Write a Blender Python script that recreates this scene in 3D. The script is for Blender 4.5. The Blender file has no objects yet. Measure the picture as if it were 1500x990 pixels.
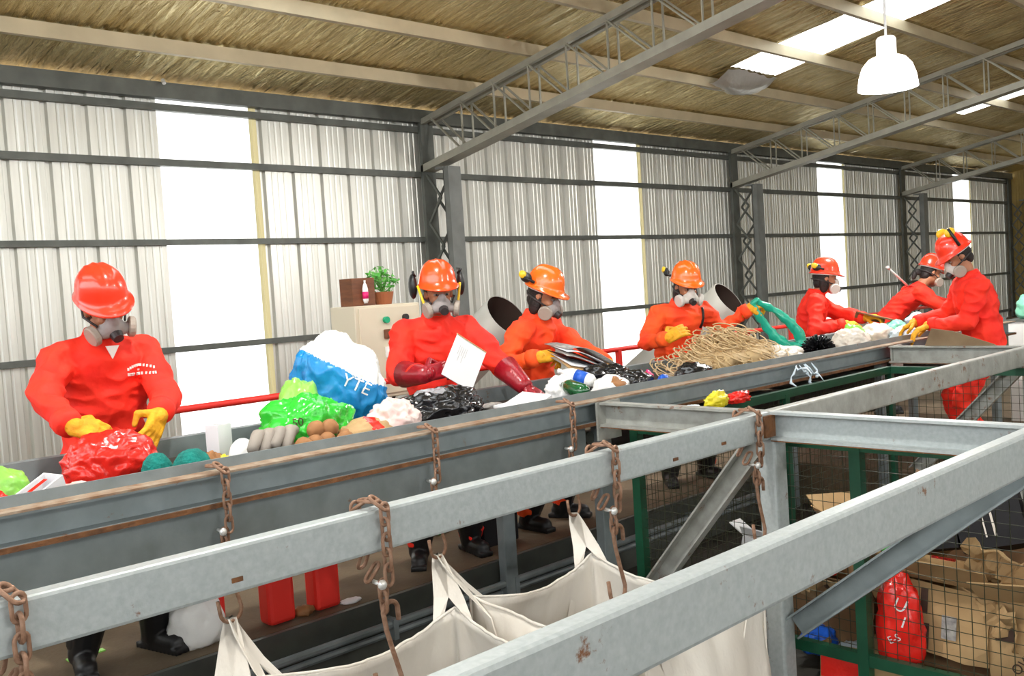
import bpy, bmesh, math, random
from mathutils import Vector, Matrix, noise
from mathutils.bvhtree import BVHTree
V = Vector
PI = math.pi
scene = bpy.context.scene
COL = scene.collection

# ------------------------------------------------------------------ camera
YAW, PITCH, ROLL, FPX = 0.81, 0.05, -0.0635, 1395.0
fw = V((math.cos(YAW) * math.cos(PITCH), math.sin(YAW) * math.cos(PITCH), -math.sin(PITCH)))
rt0 = V((math.sin(YAW), -math.cos(YAW), 0))
up0 = rt0.cross(fw)
rt = math.cos(ROLL) * rt0 + math.sin(ROLL) * up0
up = -math.sin(ROLL) * rt0 + math.cos(ROLL) * up0
cam_d = bpy.data.cameras.new('camera')
cam_d.sensor_width = 36.0
cam_d.lens = FPX / 1500.0 * 36.0
cam_d.clip_start = 0.05
cam_d.clip_end = 300
cam = bpy.data.objects.new('camera', cam_d)
COL.objects.link(cam)
cam.matrix_world = Matrix(((rt.x, up.x, -fw.x, 0), (rt.y, up.y, -fw.y, 0), (rt.z, up.z, -fw.z, 1.6), (0, 0, 0, 1)))
scene.camera = cam

# ------------------------------------------------------------------ world, exposure
w = bpy.data.worlds.new('overcast_sky')
scene.world = w
w.use_nodes = True
bg = w.node_tree.nodes['Background']
bg.inputs['Color'].default_value = (0.95, 0.98, 1.0, 1)
bg.inputs['Strength'].default_value = 4.6
vs = scene.view_settings
vs.view_transform = 'Standard'
vs.look = 'None'
vs.gamma = 1.0
vs.use_curve_mapping = False
vs.exposure = 0.2

# ------------------------------------------------------------------ materials
MATS = {}
def mat(name, col, rough=0.5, metal=0.0, var=0.0, vscale=8.0, bump=0.0, bscale=30.0, stretch=(1, 1, 1), col2=None, thr=None, coat=0.0, spec=None, rust=None):
    """procedural material: base colour, optional second colour mixed by noise, optional noise relief"""
    m = bpy.data.materials.new(name)
    m.use_nodes = True
    nt = m.node_tree
    b = nt.nodes['Principled BSDF']
    b.inputs['Base Color'].default_value = (*col, 1)
    b.inputs['Roughness'].default_value = rough
    b.inputs['Metallic'].default_value = metal
    if coat: b.inputs['Coat Weight'].default_value = coat; b.inputs['Coat Roughness'].default_value = 0.1
    if spec is not None: b.inputs['Specular IOR Level'].default_value = spec
    tc = nt.nodes.new('ShaderNodeTexCoord')
    mp = nt.nodes.new('ShaderNodeMapping')
    mp.inputs['Scale'].default_value = stretch
    nt.links.new(tc.outputs['Object'], mp.inputs['Vector'])
    if var or col2:
        n = nt.nodes.new('ShaderNodeTexNoise')
        n.inputs['Scale'].default_value = vscale
        n.inputs['Detail'].default_value = 6
        nt.links.new(mp.outputs['Vector'], n.inputs['Vector'])
        r = nt.nodes.new('ShaderNodeValToRGB')
        if thr:
            r.color_ramp.elements[0].position, r.color_ramp.elements[1].position = thr
        else:
            r.color_ramp.elements[0].position, r.color_ramp.elements[1].position = 0.3, 0.7
        c2 = col2 or tuple(max(0, c * (1 - var)) for c in col)
        r.color_ramp.elements[0].color = (*col, 1)
        r.color_ramp.elements[1].color = (*c2, 1)
        nt.links.new(n.outputs['Fac'], r.inputs['Fac'])
        nt.links.new(r.outputs['Color'], b.inputs['Base Color'])
    if rust:
        n3 = nt.nodes.new('ShaderNodeTexNoise'); n3.inputs['Scale'].default_value = rust[0]; n3.inputs['Detail'].default_value = 8; n3.inputs['Roughness'].default_value = 0.7
        nt.links.new(mp.outputs['Vector'], n3.inputs['Vector'])
        r3 = nt.nodes.new('ShaderNodeValToRGB'); r3.color_ramp.elements[0].position, r3.color_ramp.elements[1].position = rust[1], rust[1] + 0.06
        nt.links.new(n3.outputs['Fac'], r3.inputs['Fac'])
        mx = nt.nodes.new('ShaderNodeMixRGB'); mx.inputs[2].default_value = (0.20, 0.085, 0.035, 1)
        src = b.inputs['Base Color'].links[0].from_socket
        nt.links.new(r3.outputs['Color'], mx.inputs[0]); nt.links.new(src, mx.inputs[1]); nt.links.new(mx.outputs[0], b.inputs['Base Color'])
    if bump:
        n2 = nt.nodes.new('ShaderNodeTexNoise')
        n2.inputs['Scale'].default_value = bscale
        n2.inputs['Detail'].default_value = 5
        nt.links.new(mp.outputs['Vector'], n2.inputs['Vector'])
        bp = nt.nodes.new('ShaderNodeBump')
        bp.inputs['Strength'].default_value = bump
        bp.inputs['Distance'].default_value = 0.02
        nt.links.new(n2.outputs['Fac'], bp.inputs['Height'])
        nt.links.new(bp.outputs['Normal'], b.inputs['Normal'])
    MATS[name] = m
    return m
def translucent(name, col, t=0.9):
    m = bpy.data.materials.new(name)
    m.use_nodes = True
    nt = m.node_tree
    nt.nodes.clear()
    o = nt.nodes.new('ShaderNodeOutputMaterial')
    mx = nt.nodes.new('ShaderNodeMixShader')
    mx.inputs[0].default_value = t
    d = nt.nodes.new('ShaderNodeBsdfDiffuse'); d.inputs[0].default_value = (*col, 1)
    tr = nt.nodes.new('ShaderNodeBsdfTranslucent'); tr.inputs[0].default_value = (*col, 1)
    nt.links.new(d.outputs[0], mx.inputs[1]); nt.links.new(tr.outputs[0], mx.inputs[2])
    nt.links.new(mx.outputs[0], o.inputs[0])
    MATS[name] = m
    return m
def emit(name, col, s):
    m = bpy.data.materials.new(name)
    m.use_nodes = True
    b = m.node_tree.nodes['Principled BSDF']
    b.inputs['Base Color'].default_value = (*col, 1)
    b.inputs['Emission Color'].default_value = (*col, 1)
    b.inputs['Emission Strength'].default_value = s
    MATS[name] = m
    return m

mat('zinc_sheet', (0.74, 0.74, 0.69), 0.42, 0.6, vscale=2.2, col2=(0.60, 0.60, 0.55), stretch=(6, 6, 0.35))
mat('ochre_sheet', (0.45, 0.32, 0.10), 0.6, 0.1, var=0.3, vscale=2)
mat('dark_steel', (0.13, 0.14, 0.125), 0.5, 0.3, var=0.35, vscale=5)
mat('column_steel', (0.20, 0.21, 0.20), 0.5, 0.3, var=0.25, vscale=6)
mat('truss_steel', (0.38, 0.37, 0.31), 0.5, 0.3, var=0.2, vscale=6)
mat('purlin_steel', (0.56, 0.48, 0.33), 0.5, 0.3, var=0.2, vscale=3)
mat('beam_steel', (0.46, 0.50, 0.50), 0.5, 0.25, vscale=60, col2=(0.38, 0.42, 0.42), bump=0.08, bscale=80, rust=(9, 0.635))
mat('frame_steel', (0.42, 0.43, 0.40), 0.5, 0.25, vscale=14, col2=(0.29, 0.29, 0.26), bump=0.08, bscale=60, rust=(6, 0.585))
mat('conveyor_paint', (0.24, 0.28, 0.29), 0.5, 0.15, vscale=10, col2=(0.18, 0.21, 0.215), bump=0.05, bscale=60, rust=(9, 0.64))
mat('rust', (0.22, 0.09, 0.03), 0.85, 0.1, vscale=25, col2=(0.10, 0.045, 0.02), bump=0.4, bscale=60)
mat('rusty_edge', (0.40, 0.32, 0.24), 0.8, 0.1, vscale=18, col2=(0.24, 0.13, 0.07), bump=0.2, bscale=60)
mat('chain_rust', (0.36, 0.22, 0.15), 0.8, 0.2, vscale=40, col2=(0.22, 0.11, 0.06), bump=0.3, bscale=90)
mat('belt_rubber', (0.045, 0.03, 0.022), 0.75, var=0.5, vscale=6)
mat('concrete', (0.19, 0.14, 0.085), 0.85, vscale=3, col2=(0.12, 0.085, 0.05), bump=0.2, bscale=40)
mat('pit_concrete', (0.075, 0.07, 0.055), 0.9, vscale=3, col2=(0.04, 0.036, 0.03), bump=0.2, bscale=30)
mat('green_paint', (0.006, 0.075, 0.035), 0.45, 0.0, var=0.3, vscale=8)
mat('mesh_wire', (0.05, 0.055, 0.03), 0.5, 0.4)
mat('red_paint', (0.75, 0.03, 0.02), 0.4)
mat('coverall', (1.0, 0.036, 0.008), 0.75, vscale=5, col2=(0.92, 0.016, 0.008), bump=0.35, bscale=16)
mat('coverall_orange', (1.0, 0.11, 0.008), 0.75, vscale=4, col2=(1.0, 0.04, 0.008), bump=0.35, bscale=16)  # coverall under stronger light, its orange highlights put into the colour
mat('skin', (0.42, 0.17, 0.085), 0.55, var=0.15, vscale=12)
mat('hair', (0.012, 0.008, 0.007), 0.6, bump=0.5, bscale=60, stretch=(1, 1, 4))
mat('helmet_orange', (1.0, 0.085, 0.012), 0.25, coat=0.5)
mat('helmet_light', (1.0, 0.16, 0.012), 0.25, coat=0.5)
mat('helmet_red', (0.95, 0.04, 0.012), 0.28, coat=0.5)
mat('mask_grey', (0.30, 0.27, 0.26), 0.55)
mat('mask_pale', (0.62, 0.60, 0.56), 0.55)
mat('mask_dark', (0.035, 0.03, 0.03), 0.5)
mat('cartridge', (0.36, 0.31, 0.26), 0.6)
mat('black_plastic', (0.012, 0.012, 0.013), 0.4)
mat('yellow_plastic', (0.85, 0.55, 0.02), 0.4)
mat('glove_yellow', (0.88, 0.45, 0.012), 0.7, vscale=30, col2=(0.7, 0.30, 0.01), bump=0.4, bscale=60)
mat('glove_red', (0.32, 0.006, 0.016), 0.35, coat=0.2, bump=0.3, bscale=20)
mat('boot_black', (0.008, 0.008, 0.009), 0.45)
mat('white_cloth', (0.8, 0.8, 0.76), 0.8)
mat('bulk_cloth', (0.82, 0.78, 0.71), 0.8, vscale=4, col2=(0.68, 0.62, 0.54), bump=0.9, bscale=6, stretch=(1, 1, 0.5))
mat('eye_white', (0.30, 0.24, 0.21), 0.4)
mat('cream_paint', (0.66, 0.60, 0.46), 0.4)
mat('white_plastic', (0.85, 0.85, 0.83), 0.35, bump=0.15, bscale=20)
mat('paper', (0.80, 0.80, 0.82), 0.8)
mat('newsprint', (0.45, 0.42, 0.38), 0.8, vscale=40, col2=(0.2, 0.19, 0.19))
mat('cardboard', (0.50, 0.33, 0.16), 0.85, vscale=5, col2=(0.40, 0.25, 0.11), bump=0.15, bscale=25)
mat('cardboard_dark', (0.24, 0.13, 0.06), 0.85, var=0.3, vscale=6)
mat('print_dark', (0.06, 0.03, 0.02), 0.8)
mat('black_film', (0.010, 0.010, 0.012), 0.22, coat=0.3, bump=0.5, bscale=12)
mat('grey_film', (0.30, 0.30, 0.32), 0.25, coat=0.3, bump=0.4, bscale=12)
mat('black_card', (0.009, 0.008, 0.010), 0.55, spec=0.25)
mat('red_film', (0.85, 0.02, 0.012), 0.25, coat=0.4, bump=0.5, bscale=14)
mat('green_film', (0.03, 0.50, 0.035), 0.25, coat=0.3, bump=0.5, bscale=14)
mat('lime_film', (0.28, 0.68, 0.10), 0.3, coat=0.2, bump=0.4, bscale=14)
mat('teal_film', (0.02, 0.42, 0.28), 0.3, coat=0.2, bump=0.4, bscale=14)
mat('mint_film', (0.25, 0.70, 0.50), 0.35, bump=0.4, bscale=14)
mat('blue_film', (0.005, 0.19, 0.50), 0.35, vscale=7, col2=(0.01, 0.26, 0.58), bump=0.3, bscale=10)
mat('pale_film', (0.80, 0.76, 0.68), 0.35, vscale=9, col2=(0.70, 0.60, 0.50), bump=0.4, bscale=14)
mat('pink_film', (0.85, 0.56, 0.52), 0.35, vscale=9, col2=(0.8, 0.68, 0.64), bump=0.4, bscale=14)
mat('ice_film', (0.66, 0.76, 0.85), 0.3, bump=0.4, bscale=14)
mat('grey_cloth', (0.33, 0.29, 0.25), 0.9, bump=0.3, bscale=20)
mat('teal_wool', (0.005, 0.24, 0.20), 0.95, var=0.4, vscale=30, bump=0.8, bscale=60)
mat('straw', (0.52, 0.36, 0.17), 0.8, vscale=4, col2=(0.66, 0.50, 0.30))
mat('tuber', (0.38, 0.17, 0.06), 0.7, var=0.4, vscale=12)
mat('yellow_film', (0.8, 0.68, 0.03), 0.35)
mat('pink_hot', (0.75, 0.01, 0.16), 0.4)
mat('bottle_green', (0.01, 0.10, 0.03), 0.1, coat=0.5)
mat('blue_print', (0.01, 0.10, 0.55), 0.4)
mat('wood_brown', (0.20, 0.065, 0.02), 0.5, var=0.5, vscale=6, stretch=(1, 1, 6))
mat('terracotta', (0.32, 0.10, 0.035), 0.8)
mat('leaf', (0.05, 0.33, 0.035), 0.5, col2=(0.16, 0.50, 0.08), vscale=20)
mat('duct_grey', (0.44, 0.43, 0.39), 0.5, 0.2, var=0.2, vscale=3)
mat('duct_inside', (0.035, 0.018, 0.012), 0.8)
mat('plate_brown', (0.26, 0.18, 0.10), 0.6, 0.2, vscale=5, col2=(0.16, 0.10, 0.05))
mat('button_green', (0.0, 0.35, 0.16), 0.3)
mat('bolt_zinc', (0.8, 0.8, 0.78), 0.3, 0.4)
mat('lamp_white', (0.9, 0.9, 0.9), 0.4)
emit('lamp_glow', (1.0, 0.98, 0.94), 40)
translucent('fibreglass', (0.93, 0.95, 0.93), 0.92)
translucent('fibreglass_yellow', (0.62, 0.55, 0.32), 0.22)
# foil under the roof: gold tint paints its warm reflections, crinkled along the slope
fm = mat('roof_foil', (0.95, 0.82, 0.48), 0.26, 0.93, vscale=2.0, col2=(0.66, 0.52, 0.25), bump=0.0, stretch=(7, 0.5, 1))
nt = fm.node_tree
def foil_relief():
    b = nt.nodes['Principled BSDF']
    tc = nt.nodes.new('ShaderNodeTexCoord')
    mp = nt.nodes.new('ShaderNodeMapping'); mp.inputs['Scale'].default_value = (9.0, 1.1, 1.0)
    mp.inputs['Rotation'].default_value = (0, 0, 0.10)
    n = nt.nodes.new('ShaderNodeTexNoise'); n.inputs['Scale'].default_value = 2.2; n.inputs['Detail'].default_value = 7
    n.inputs['Distortion'].default_value = 0.8
    wv = nt.nodes.new('ShaderNodeTexNoise'); wv.inputs['Scale'].default_value = 3.0; wv.inputs['Detail'].default_value = 4
    m2 = nt.nodes.new('ShaderNodeMapping'); m2.inputs['Scale'].default_value = (11.0, 0.5, 1.0)
    nt.links.new(tc.outputs['Object'], m2.inputs[0]); nt.links.new(m2.outputs[0], wv.inputs['Vector'])
    b2 = nt.nodes.new('ShaderNodeBump'); b2.inputs['Strength'].default_value = 1.0; b2.inputs['Distance'].default_value = 0.045
    nt.links.new(wv.outputs['Fac'], b2.inputs['Height'])
    bp = nt.nodes.new('ShaderNodeBump'); bp.inputs['Strength'].default_value = 1.0; bp.inputs['Distance'].default_value = 0.10
    nt.links.new(b2.outputs[0], bp.inputs['Normal'])
    nt.links.new(tc.outputs['Object'], mp.inputs[0]); nt.links.new(mp.outputs[0], n.inputs['Vector'])
    nt.links.new(n.outputs['Fac'], bp.inputs['Height']); nt.links.new(bp.outputs[0], b.inputs['Normal'])
foil_relief()

# ------------------------------------------------------------------ geometry helpers
class G:
    def __init__(s): s.v = []; s.f = []; s.m = []
    def add(s, vs, fs, mi=0):
        o = len(s.v)
        s.v += [V(p) for p in vs]
        s.f += [tuple(i + o for i in f) for f in fs]
        s.m += [mi] * len(fs)
        return s
    def box(s, a, b, mi=0, mtx=None):
        x0, y0, z0 = a; x1, y1, z1 = b
        vs = [V(p) for p in ((x0, y0, z0), (x1, y0, z0), (x1, y1, z0), (x0, y1, z0), (x0, y0, z1), (x1, y0, z1), (x1, y1, z1), (x0, y1, z1))]
        if mtx: vs = [mtx @ p for p in vs]
        return s.add(vs, [(0, 3, 2, 1), (4, 5, 6, 7), (0, 1, 5, 4), (1, 2, 6, 5), (2, 3, 7, 6), (3, 0, 4, 7)], mi)
    def tube(s, pts, r, n=8, mi=0, closed=False):
        pts = [V(p) for p in pts]
        rs = r if isinstance(r, (list, tuple)) else [r] * len(pts)
        vs, fs = [], []
        N = len(pts)
        ref = None
        for i, p in enumerate(pts):
            if closed: t = pts[(i + 1) % N] - pts[i - 1]
            else: t = pts[min(i + 1, N - 1)] - pts[max(i - 1, 0)]
            t.normalize()
            if ref is None:
                ref = V((0, 0, 1)) if abs(t.z) < 0.9 else V((1, 0, 0))
            a = (ref - t * ref.dot(t)).normalized(); ref = a
            b = t.cross(a)
            for k in range(n):
                th = 2 * PI * k / n
                vs.append(p + (a * math.cos(th) + b * math.sin(th)) * rs[i])
        for i in range(N if closed else N - 1):
            j = (i + 1) % N
            for k in range(n):
                l = (k + 1) % n
                fs.append((i * n + k, i * n + l, j * n + l, j * n + k))
        if not closed:
            fs.append(tuple(range(n - 1, -1, -1))); fs.append(tuple(range((N - 1) * n, N * n)))
        return s.add(vs, fs, mi)
    def capsule(s, a, b, ra, rb, n=12):
        a = V(a); b = V(b); t = (b - a).normalized()
        pts, rs = [], []
        for k in range(5):
            th = PI / 2 * (k / 5.0); pts.append(a - t * ra * math.cos(th)); rs.append(max(0.002, ra * math.sin(th)))
        pts.append(a); rs.append(ra); pts.append(b); rs.append(rb)
        for k in range(1, 6):
            th = PI / 2 * (k / 5.0); pts.append(b + t * rb * math.sin(th)); rs.append(max(0.002, rb * math.cos(th)))
        return s.tube(pts, rs, n)
    def ell(s, c, ax, n=12, m=8, mi=0):
        """ellipsoid: ax = three half-axis vectors"""
        c = V(c); A, B, D = [V(q) for q in ax]
        vs = [c + D]; fs = []
        for i in range(1, m):
            th = PI * i / m
            for k in range(n):
                ph = 2 * PI * k / n
                vs.append(c + A * (math.sin(th) * math.cos(ph)) + B * (math.sin(th) * math.sin(ph)) + D * math.cos(th))
        vs.append(c - D)
        for k in range(n): fs.append((0, 1 + k, 1 + (k + 1) % n))
        for i in range(m - 2):
            for k in range(n):
                a = 1 + i * n; l = (k + 1) % n
                fs.append((a + k, a + n + k, a + n + l, a + l))
        a = 1 + (m - 2) * n
        for k in range(n): fs.append((a + k, len(vs) - 1, a + (k + 1) % n))
        return s.add(vs, fs, mi)
    def rings(s, rr, caps=True, mi=0, close=True):
        n = len(rr[0]); vs = [p for r in rr for p in r]; fs = []
        for i in range(len(rr) - 1):
            for k in range(n if close else n - 1):
                l = (k + 1) % n
                fs.append((i * n + k, i * n + l, (i + 1) * n + l, (i + 1) * n + k))
        if caps:
            fs.append(tuple(range(n - 1, -1, -1))); fs.append(tuple(range((len(rr) - 1) * n, len(rr) * n)))
        return s.add(vs, fs, mi)
    def bar(s, a, b, wd, ht, upv=(0, 0, 1), mi=0):
        """solid rectangular bar from a to b"""
        a = V(a); b = V(b); t = (b - a).normalized(); u = V(upv)
        u = (u - t * u.dot(t)).normalized(); sd = t.cross(u)
        def ring(p): return [p + sd * sx * wd / 2 + u * sz * ht / 2 for sx, sz in ((-1, -1), (1, -1), (1, 1), (-1, 1))]
        return s.rings([ring(a), ring(b)], mi=mi)
    def channel(s, a, b, h, d, t, face, upv=(0, 0, 1), mi=0):
        """C-channel from a to b; web outer side is opposite 'face' (open side), top of profile at a/b"""
        a = V(a); b = V(b); u = V(upv); fv = V(face)
        prof = [(0, 0), (d, 0), (d, -t), (t, -t), (t, -h + t), (d, -h + t), (d, -h), (0, -h)]
        return s.rings([[p + fv * x + u * z for x, z in prof] for p in (a, b)], mi=mi)
    def build(s, name, m=None, parent=None, smooth=False, mats=None, bevel=0.0):
        off = V((0, 0, 0)); q = parent
        while q is not None:
            off += q.location; q = q.parent
        me = bpy.data.meshes.new(name)
        me.from_pydata([p - off for p in s.v], [], s.f)
        for mm in (mats or [m]): me.materials.append(MATS[mm])
        if mats: me.polygons.foreach_set('material_index', s.m)
        bm = bmesh.new(); bm.from_mesh(me); bmesh.ops.recalc_face_normals(bm, faces=bm.faces)
        if bevel: bmesh.ops.bevel(bm, geom=[e for e in bm.edges if e.is_manifold and e.calc_face_angle(0) > 0.6], offset=bevel, segments=2, affect='EDGES', profile=0.5)
        bm.to_mesh(me); bm.free()
        if smooth: me.polygons.foreach_set('use_smooth', [True] * len(me.polygons))
        o = bpy.data.objects.new(name, me)
        COL.objects.link(o)
        if parent is not None: o.parent = parent
        return o
def thing(name, label, cat, loc, group=None):
    o = bpy.data.objects.new(name, None); COL.objects.link(o)
    o.empty_display_size = 0.1
    o.location = loc; o['label'] = label; o['category'] = cat
    if group: o['group'] = group
    return o
def tag(o, label, cat, group=None):
    o['label'] = label; o['category'] = cat
    if group: o['group'] = group
    return o
def struct(o): o['kind'] = 'structure'; return o
def recentre(o):
    """move a top-level mesh's origin to the middle of its base"""
    vs = [v.co for v in o.data.vertices]
    c = V((sum(v.x for v in vs) / len(vs), sum(v.y for v in vs) / len(vs), min(v.z for v in vs)))
    o.data.transform(Matrix.Translation(-c)); o.location = o.location + c
    return o
def dup(o, parent=None, loc=None):
    c = o.copy(); COL.objects.link(c); c.parent = parent
    if loc is not None: c.location = loc
    for ch in list(o.children): dup(ch, c)
    return c
def remesh(g, name, parent, mats, voxel, it, post=None, mi=None):
    t = G.build(g, 'tmp', mats[0])
    md = t.modifiers.new('r', 'REMESH'); md.mode = 'VOXEL'; md.voxel_size = voxel; md.use_smooth_shade = True
    sm = t.modifiers.new('s', 'SMOOTH'); sm.factor = 0.5; sm.iterations = it
    dg = bpy.context.evaluated_depsgraph_get()
    me = bpy.data.meshes.new_from_object(t.evaluated_get(dg))
    old = t.data
    bpy.data.objects.remove(t); bpy.data.meshes.remove(old)
    me.name = name
    me.materials.clear()
    for mm in mats: me.materials.append(MATS[mm])
    if post: post(me)
    if mi: me.polygons.foreach_set('material_index', [mi(p.center) for p in me.polygons])
    me.polygons.foreach_set('use_smooth', [True] * len(me.polygons))
    off = V((0, 0, 0)); q = parent
    while q is not None: off += q.location; q = q.parent
    me.transform(Matrix.Translation(-off))
    o = bpy.data.objects.new(name, me); COL.objects.link(o); o.parent = parent
    return o

# ------------------------------------------------------------------ setting: floors
WY = 9.5                       # inner face of the corrugated wall
def roofz(y): return 3.93 + 0.17 * (WY - y) if y > -0.6 else 3.93 + 0.17 * (WY + 0.6) - 0.17 * (-0.6 - y)
BAY, SH = 6.72, 1.12
PX0 = 4.25                     # first translucent wall sheet
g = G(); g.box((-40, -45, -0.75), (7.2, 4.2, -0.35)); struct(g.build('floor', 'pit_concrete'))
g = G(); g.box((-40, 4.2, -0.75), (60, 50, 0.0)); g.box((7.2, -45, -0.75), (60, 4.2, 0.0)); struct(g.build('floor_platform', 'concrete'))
g = G(); g.tube([(-3, 4.12, -0.13), (7.1, 4.12, -0.13)], 0.022, 10); g.tube([(-3, 4.15, -0.19), (7.1, 4.15, -0.19)], 0.018, 8)
for k in range(11): g.box((-2.5 + k * 0.9, 4.09, -0.21), (-2.47 + k * 0.9, 4.2, -0.1))
struct(g.build('trim_1', 'conveyor_paint'))
g = G(); g.box((-4.7, 4.17, -0.349), (7.19, 4.199, -0.002)); struct(g.build('trim_2', 'dark_steel'))
g = G(); g.box((-4.75, -10.9, -0.35), (28.3, -10.75, 2.3)); struct(g.build('wall_front', 'zinc_sheet'))  # unseen half-height wall, added to keep low skylight from flooding under the conveyor
g = G(); g.box((-4.85, -10.75, -0.35), (-4.75, 9.6, 2.3)); struct(g.build('wall_left', 'zinc_sheet'))  # also added out of view, blocks low light from the left

# ------------------------------------------------------------------ back wall of corrugated sheets
def sheet_mesh(name, width, z0, z1, m):
    prof = []
    p = SH / 3
    for k in range(int(round(width / p)) if width > 0.3 else 0):
        x = k * p
        prof += [(x, 0), (x + 0.016, 0.042), (x + 0.052, 0.042), (x + 0.068, 0)]
        for q in (0.14, 0.215, 0.29):
            prof += [(x + q, 0), (x + q + 0.010, 0.007), (x + q + 0.022, 0.007), (x + q + 0.032, 0)]
    if not prof: prof = [(0, 0), (width * 0.4, 0), (width * 0.5, 0.02), (width * 0.7, 0.02)]
    prof.append((width, 0))
    me = bpy.data.meshes.new(name)
    n = len(prof)
    me.from_pydata([(x, y, z0) for x, y in prof] + [(x, y, z1) for x, y in prof], [], [(i, i + 1, n + i + 1, n + i) for i in range(n - 1)])
    me.materials.append(MATS[m])
    return me
wall = bpy.data.objects.new('wall_back', None); COL.objects.link(wall); struct(wall); wall.location = (0, WY, 0)
ms = sheet_mesh('corrugated_sheet', SH, 0.0, 3.86, 'zinc_sheet')
mt = sheet_mesh('translucent_sheet', SH * 0.92, 0.0, 3.80, 'fibreglass')
my = sheet_mesh('overlap_strip', SH * 0.08, 0.0, 3.80, 'fibreglass_yellow')
for i in range(-8, 22):
    x = PX0 + i * SH
    if i % 6 == 0:
        o = bpy.data.objects.new('translucent_sheet', mt); COL.objects.link(o); o.parent = wall; o.location = (x, 0, 0)
        o = bpy.data.objects.new('overlap_strip', my); COL.objects.link(o); o.parent = wall; o.location = (x + SH * 0.92, -0.003, 0)
    else:
        o = bpy.data.objects.new('corrugated_sheet', ms); COL.objects.link(o); o.parent = wall; o.location = (x, 0, 0)
for z, h in ((3.12, 0.07), (2.31, 0.06), (1.21, 0.06), (0.2, 0.06), (3.68, 0.07)):
    g = G(); g.channel((-4.7, WY - 0.075, z + h / 2), (28.2, WY - 0.075, z + h / 2), h, 0.07, 0.012, (0, 1, 0)); g.build('girt', 'dark_steel', wall)
g = G(); g.channel((-4.7, WY - 0.13, 3.92), (28.2, WY - 0.13, 3.92), 0.16, 0.1, 0.012, (0, 1, 0)); g.build('eave_beam', 'dark_steel', wall)
g = G(); g.tube([(4.27, 9.33, 3.93), (4.27, 9.3, 3.89)], 0.02, 8); g.build('bolt', 'bolt_zinc', wall)

wr = bpy.data.objects.new('wall_right', None); COL.objects.link(wr); struct(wr); wr.location = (28.3, WY, 0)
me2 = sheet_mesh('corrugated_sheet', SH, 0.0, 5.6, 'ochre_sheet')
for i in range(17):
    o = bpy.data.objects.new('corrugated_sheet', me2); COL.objects.link(o); o.parent = wr; o.rotation_euler = (0, 0, -PI / 2); o.location = (0, -i * SH, 0)

# ------------------------------------------------------------------ roof: foil strips, skylights, purlins
ceil = bpy.data.objects.new('ceiling', None); COL.objects.link(ceil); struct(ceil); ceil.location = (0, WY, 3.93)
RIDGE = -0.6
def strip(name, x0, x1, ya, yb, m, sag=0.0):
    """one roof sheet width; the foil sags between purlins and ripples over the ribs of the sheet above"""
    g = G(); vs = []; n = 44; c = 45 if sag else 5
    for i in range(n + 1):
        y = ya + (yb - ya) * i / n
        for k in range(c):
            x = x0 + (x1 - x0) * k / (c - 1)
            dz = 0.0
            if sag:
                ph = 1.6 * noise.noise(V((x * 1.3, y * 1.1, 0.4)))
                dz = -sag * (0.5 + 0.5 * noise.noise(V((x * 2.5, y * 1.7, 3.1)))) + 0.011 * math.sin(2 * PI * x / 0.128 + ph * 2.2) * (0.55 + 0.45 * noise.noise(V((x * 5, y * 2.2, 9)))) + 0.008 * noise.noise(V((x * 16, y * 2.6, 5)))
            vs.append((x, y, roofz(y) + 0.02 + dz))
    g.add(vs, [(i * c + k, i * c + k + 1, i * c + c + k + 1, i * c + c + k) for i in range(n) for k in range(c - 1)])
    return g.build(name, m, ceil, smooth=True)
for i in range(-8, 22):
    x = PX0 + i * SH
    if i % 6 == 0:
        strip('foil_sheet', x - 0.005, x + SH + 0.005, WY + 0.1, 7.05, 'roof_foil', 0.02)
        strip('skylight_panel', x, x + SH, 7.05, 0.8, 'fibreglass')
        strip('foil_sheet', x - 0.005, x + SH + 0.005, 0.8, RIDGE, 'roof_foil', 0.02)
    else:
        strip('foil_sheet', x - 0.005, x + SH + 0.005, WY + 0.1, RIDGE, 'roof_foil', 0.02)
g = G(); g.add([(-4.75, RIDGE, roofz(RIDGE) + 0.02), (28.4, RIDGE, roofz(RIDGE) + 0.02), (28.4, -10.8, roofz(-10.8) + 0.02), (-4.75, -10.8, roofz(-10.8) + 0.02)], [(0, 1, 2, 3)])
g.build('foil_sheet', 'roof_foil', ceil)
y = 8.5
while y > -0.5:
    z = roofz(y)
    g = G(); g.channel((-4.7, y - 0.03, z - 0.005), (28.25, y - 0.03, z - 0.005), 0.13, 0.06, 0.008, (0, 1, 0)); g.build('purlin', 'purlin_steel', ceil)
    y -= 1.09
# torn foil flap hanging at the lower end of the second skylight
g = G(); vs = []; n, mm_ = 14, 10
for i in range(n + 1):
    for k in range(mm_ + 1):
        u, q = i / n, k / mm_
        x = 10.95 + 1.2 * u; yy = 7.06 + 0.62 * q
        z = roofz(yy) - 0.02 - 0.17 * math.sin(PI * min(1, q * 1.15)) * (0.5 + 0.9 * u * (1 - u) * 2) + 0.05 * noise.noise(V((x * 6, yy * 6, 1)))
        vs.append((x, yy, z))
g.add(vs, [(i * (mm_ + 1) + k, (i + 1) * (mm_ + 1) + k, (i + 1) * (mm_ + 1) + k + 1, i * (mm_ + 1) + k + 1) for i in range(n) for k in range(mm_)])
mat('foil_silver', (0.85, 0.84, 0.82), 0.3, 0.8, bump=0.5, bscale=14)
g.build('torn_foil', 'foil_silver', ceil, smooth=True)

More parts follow.
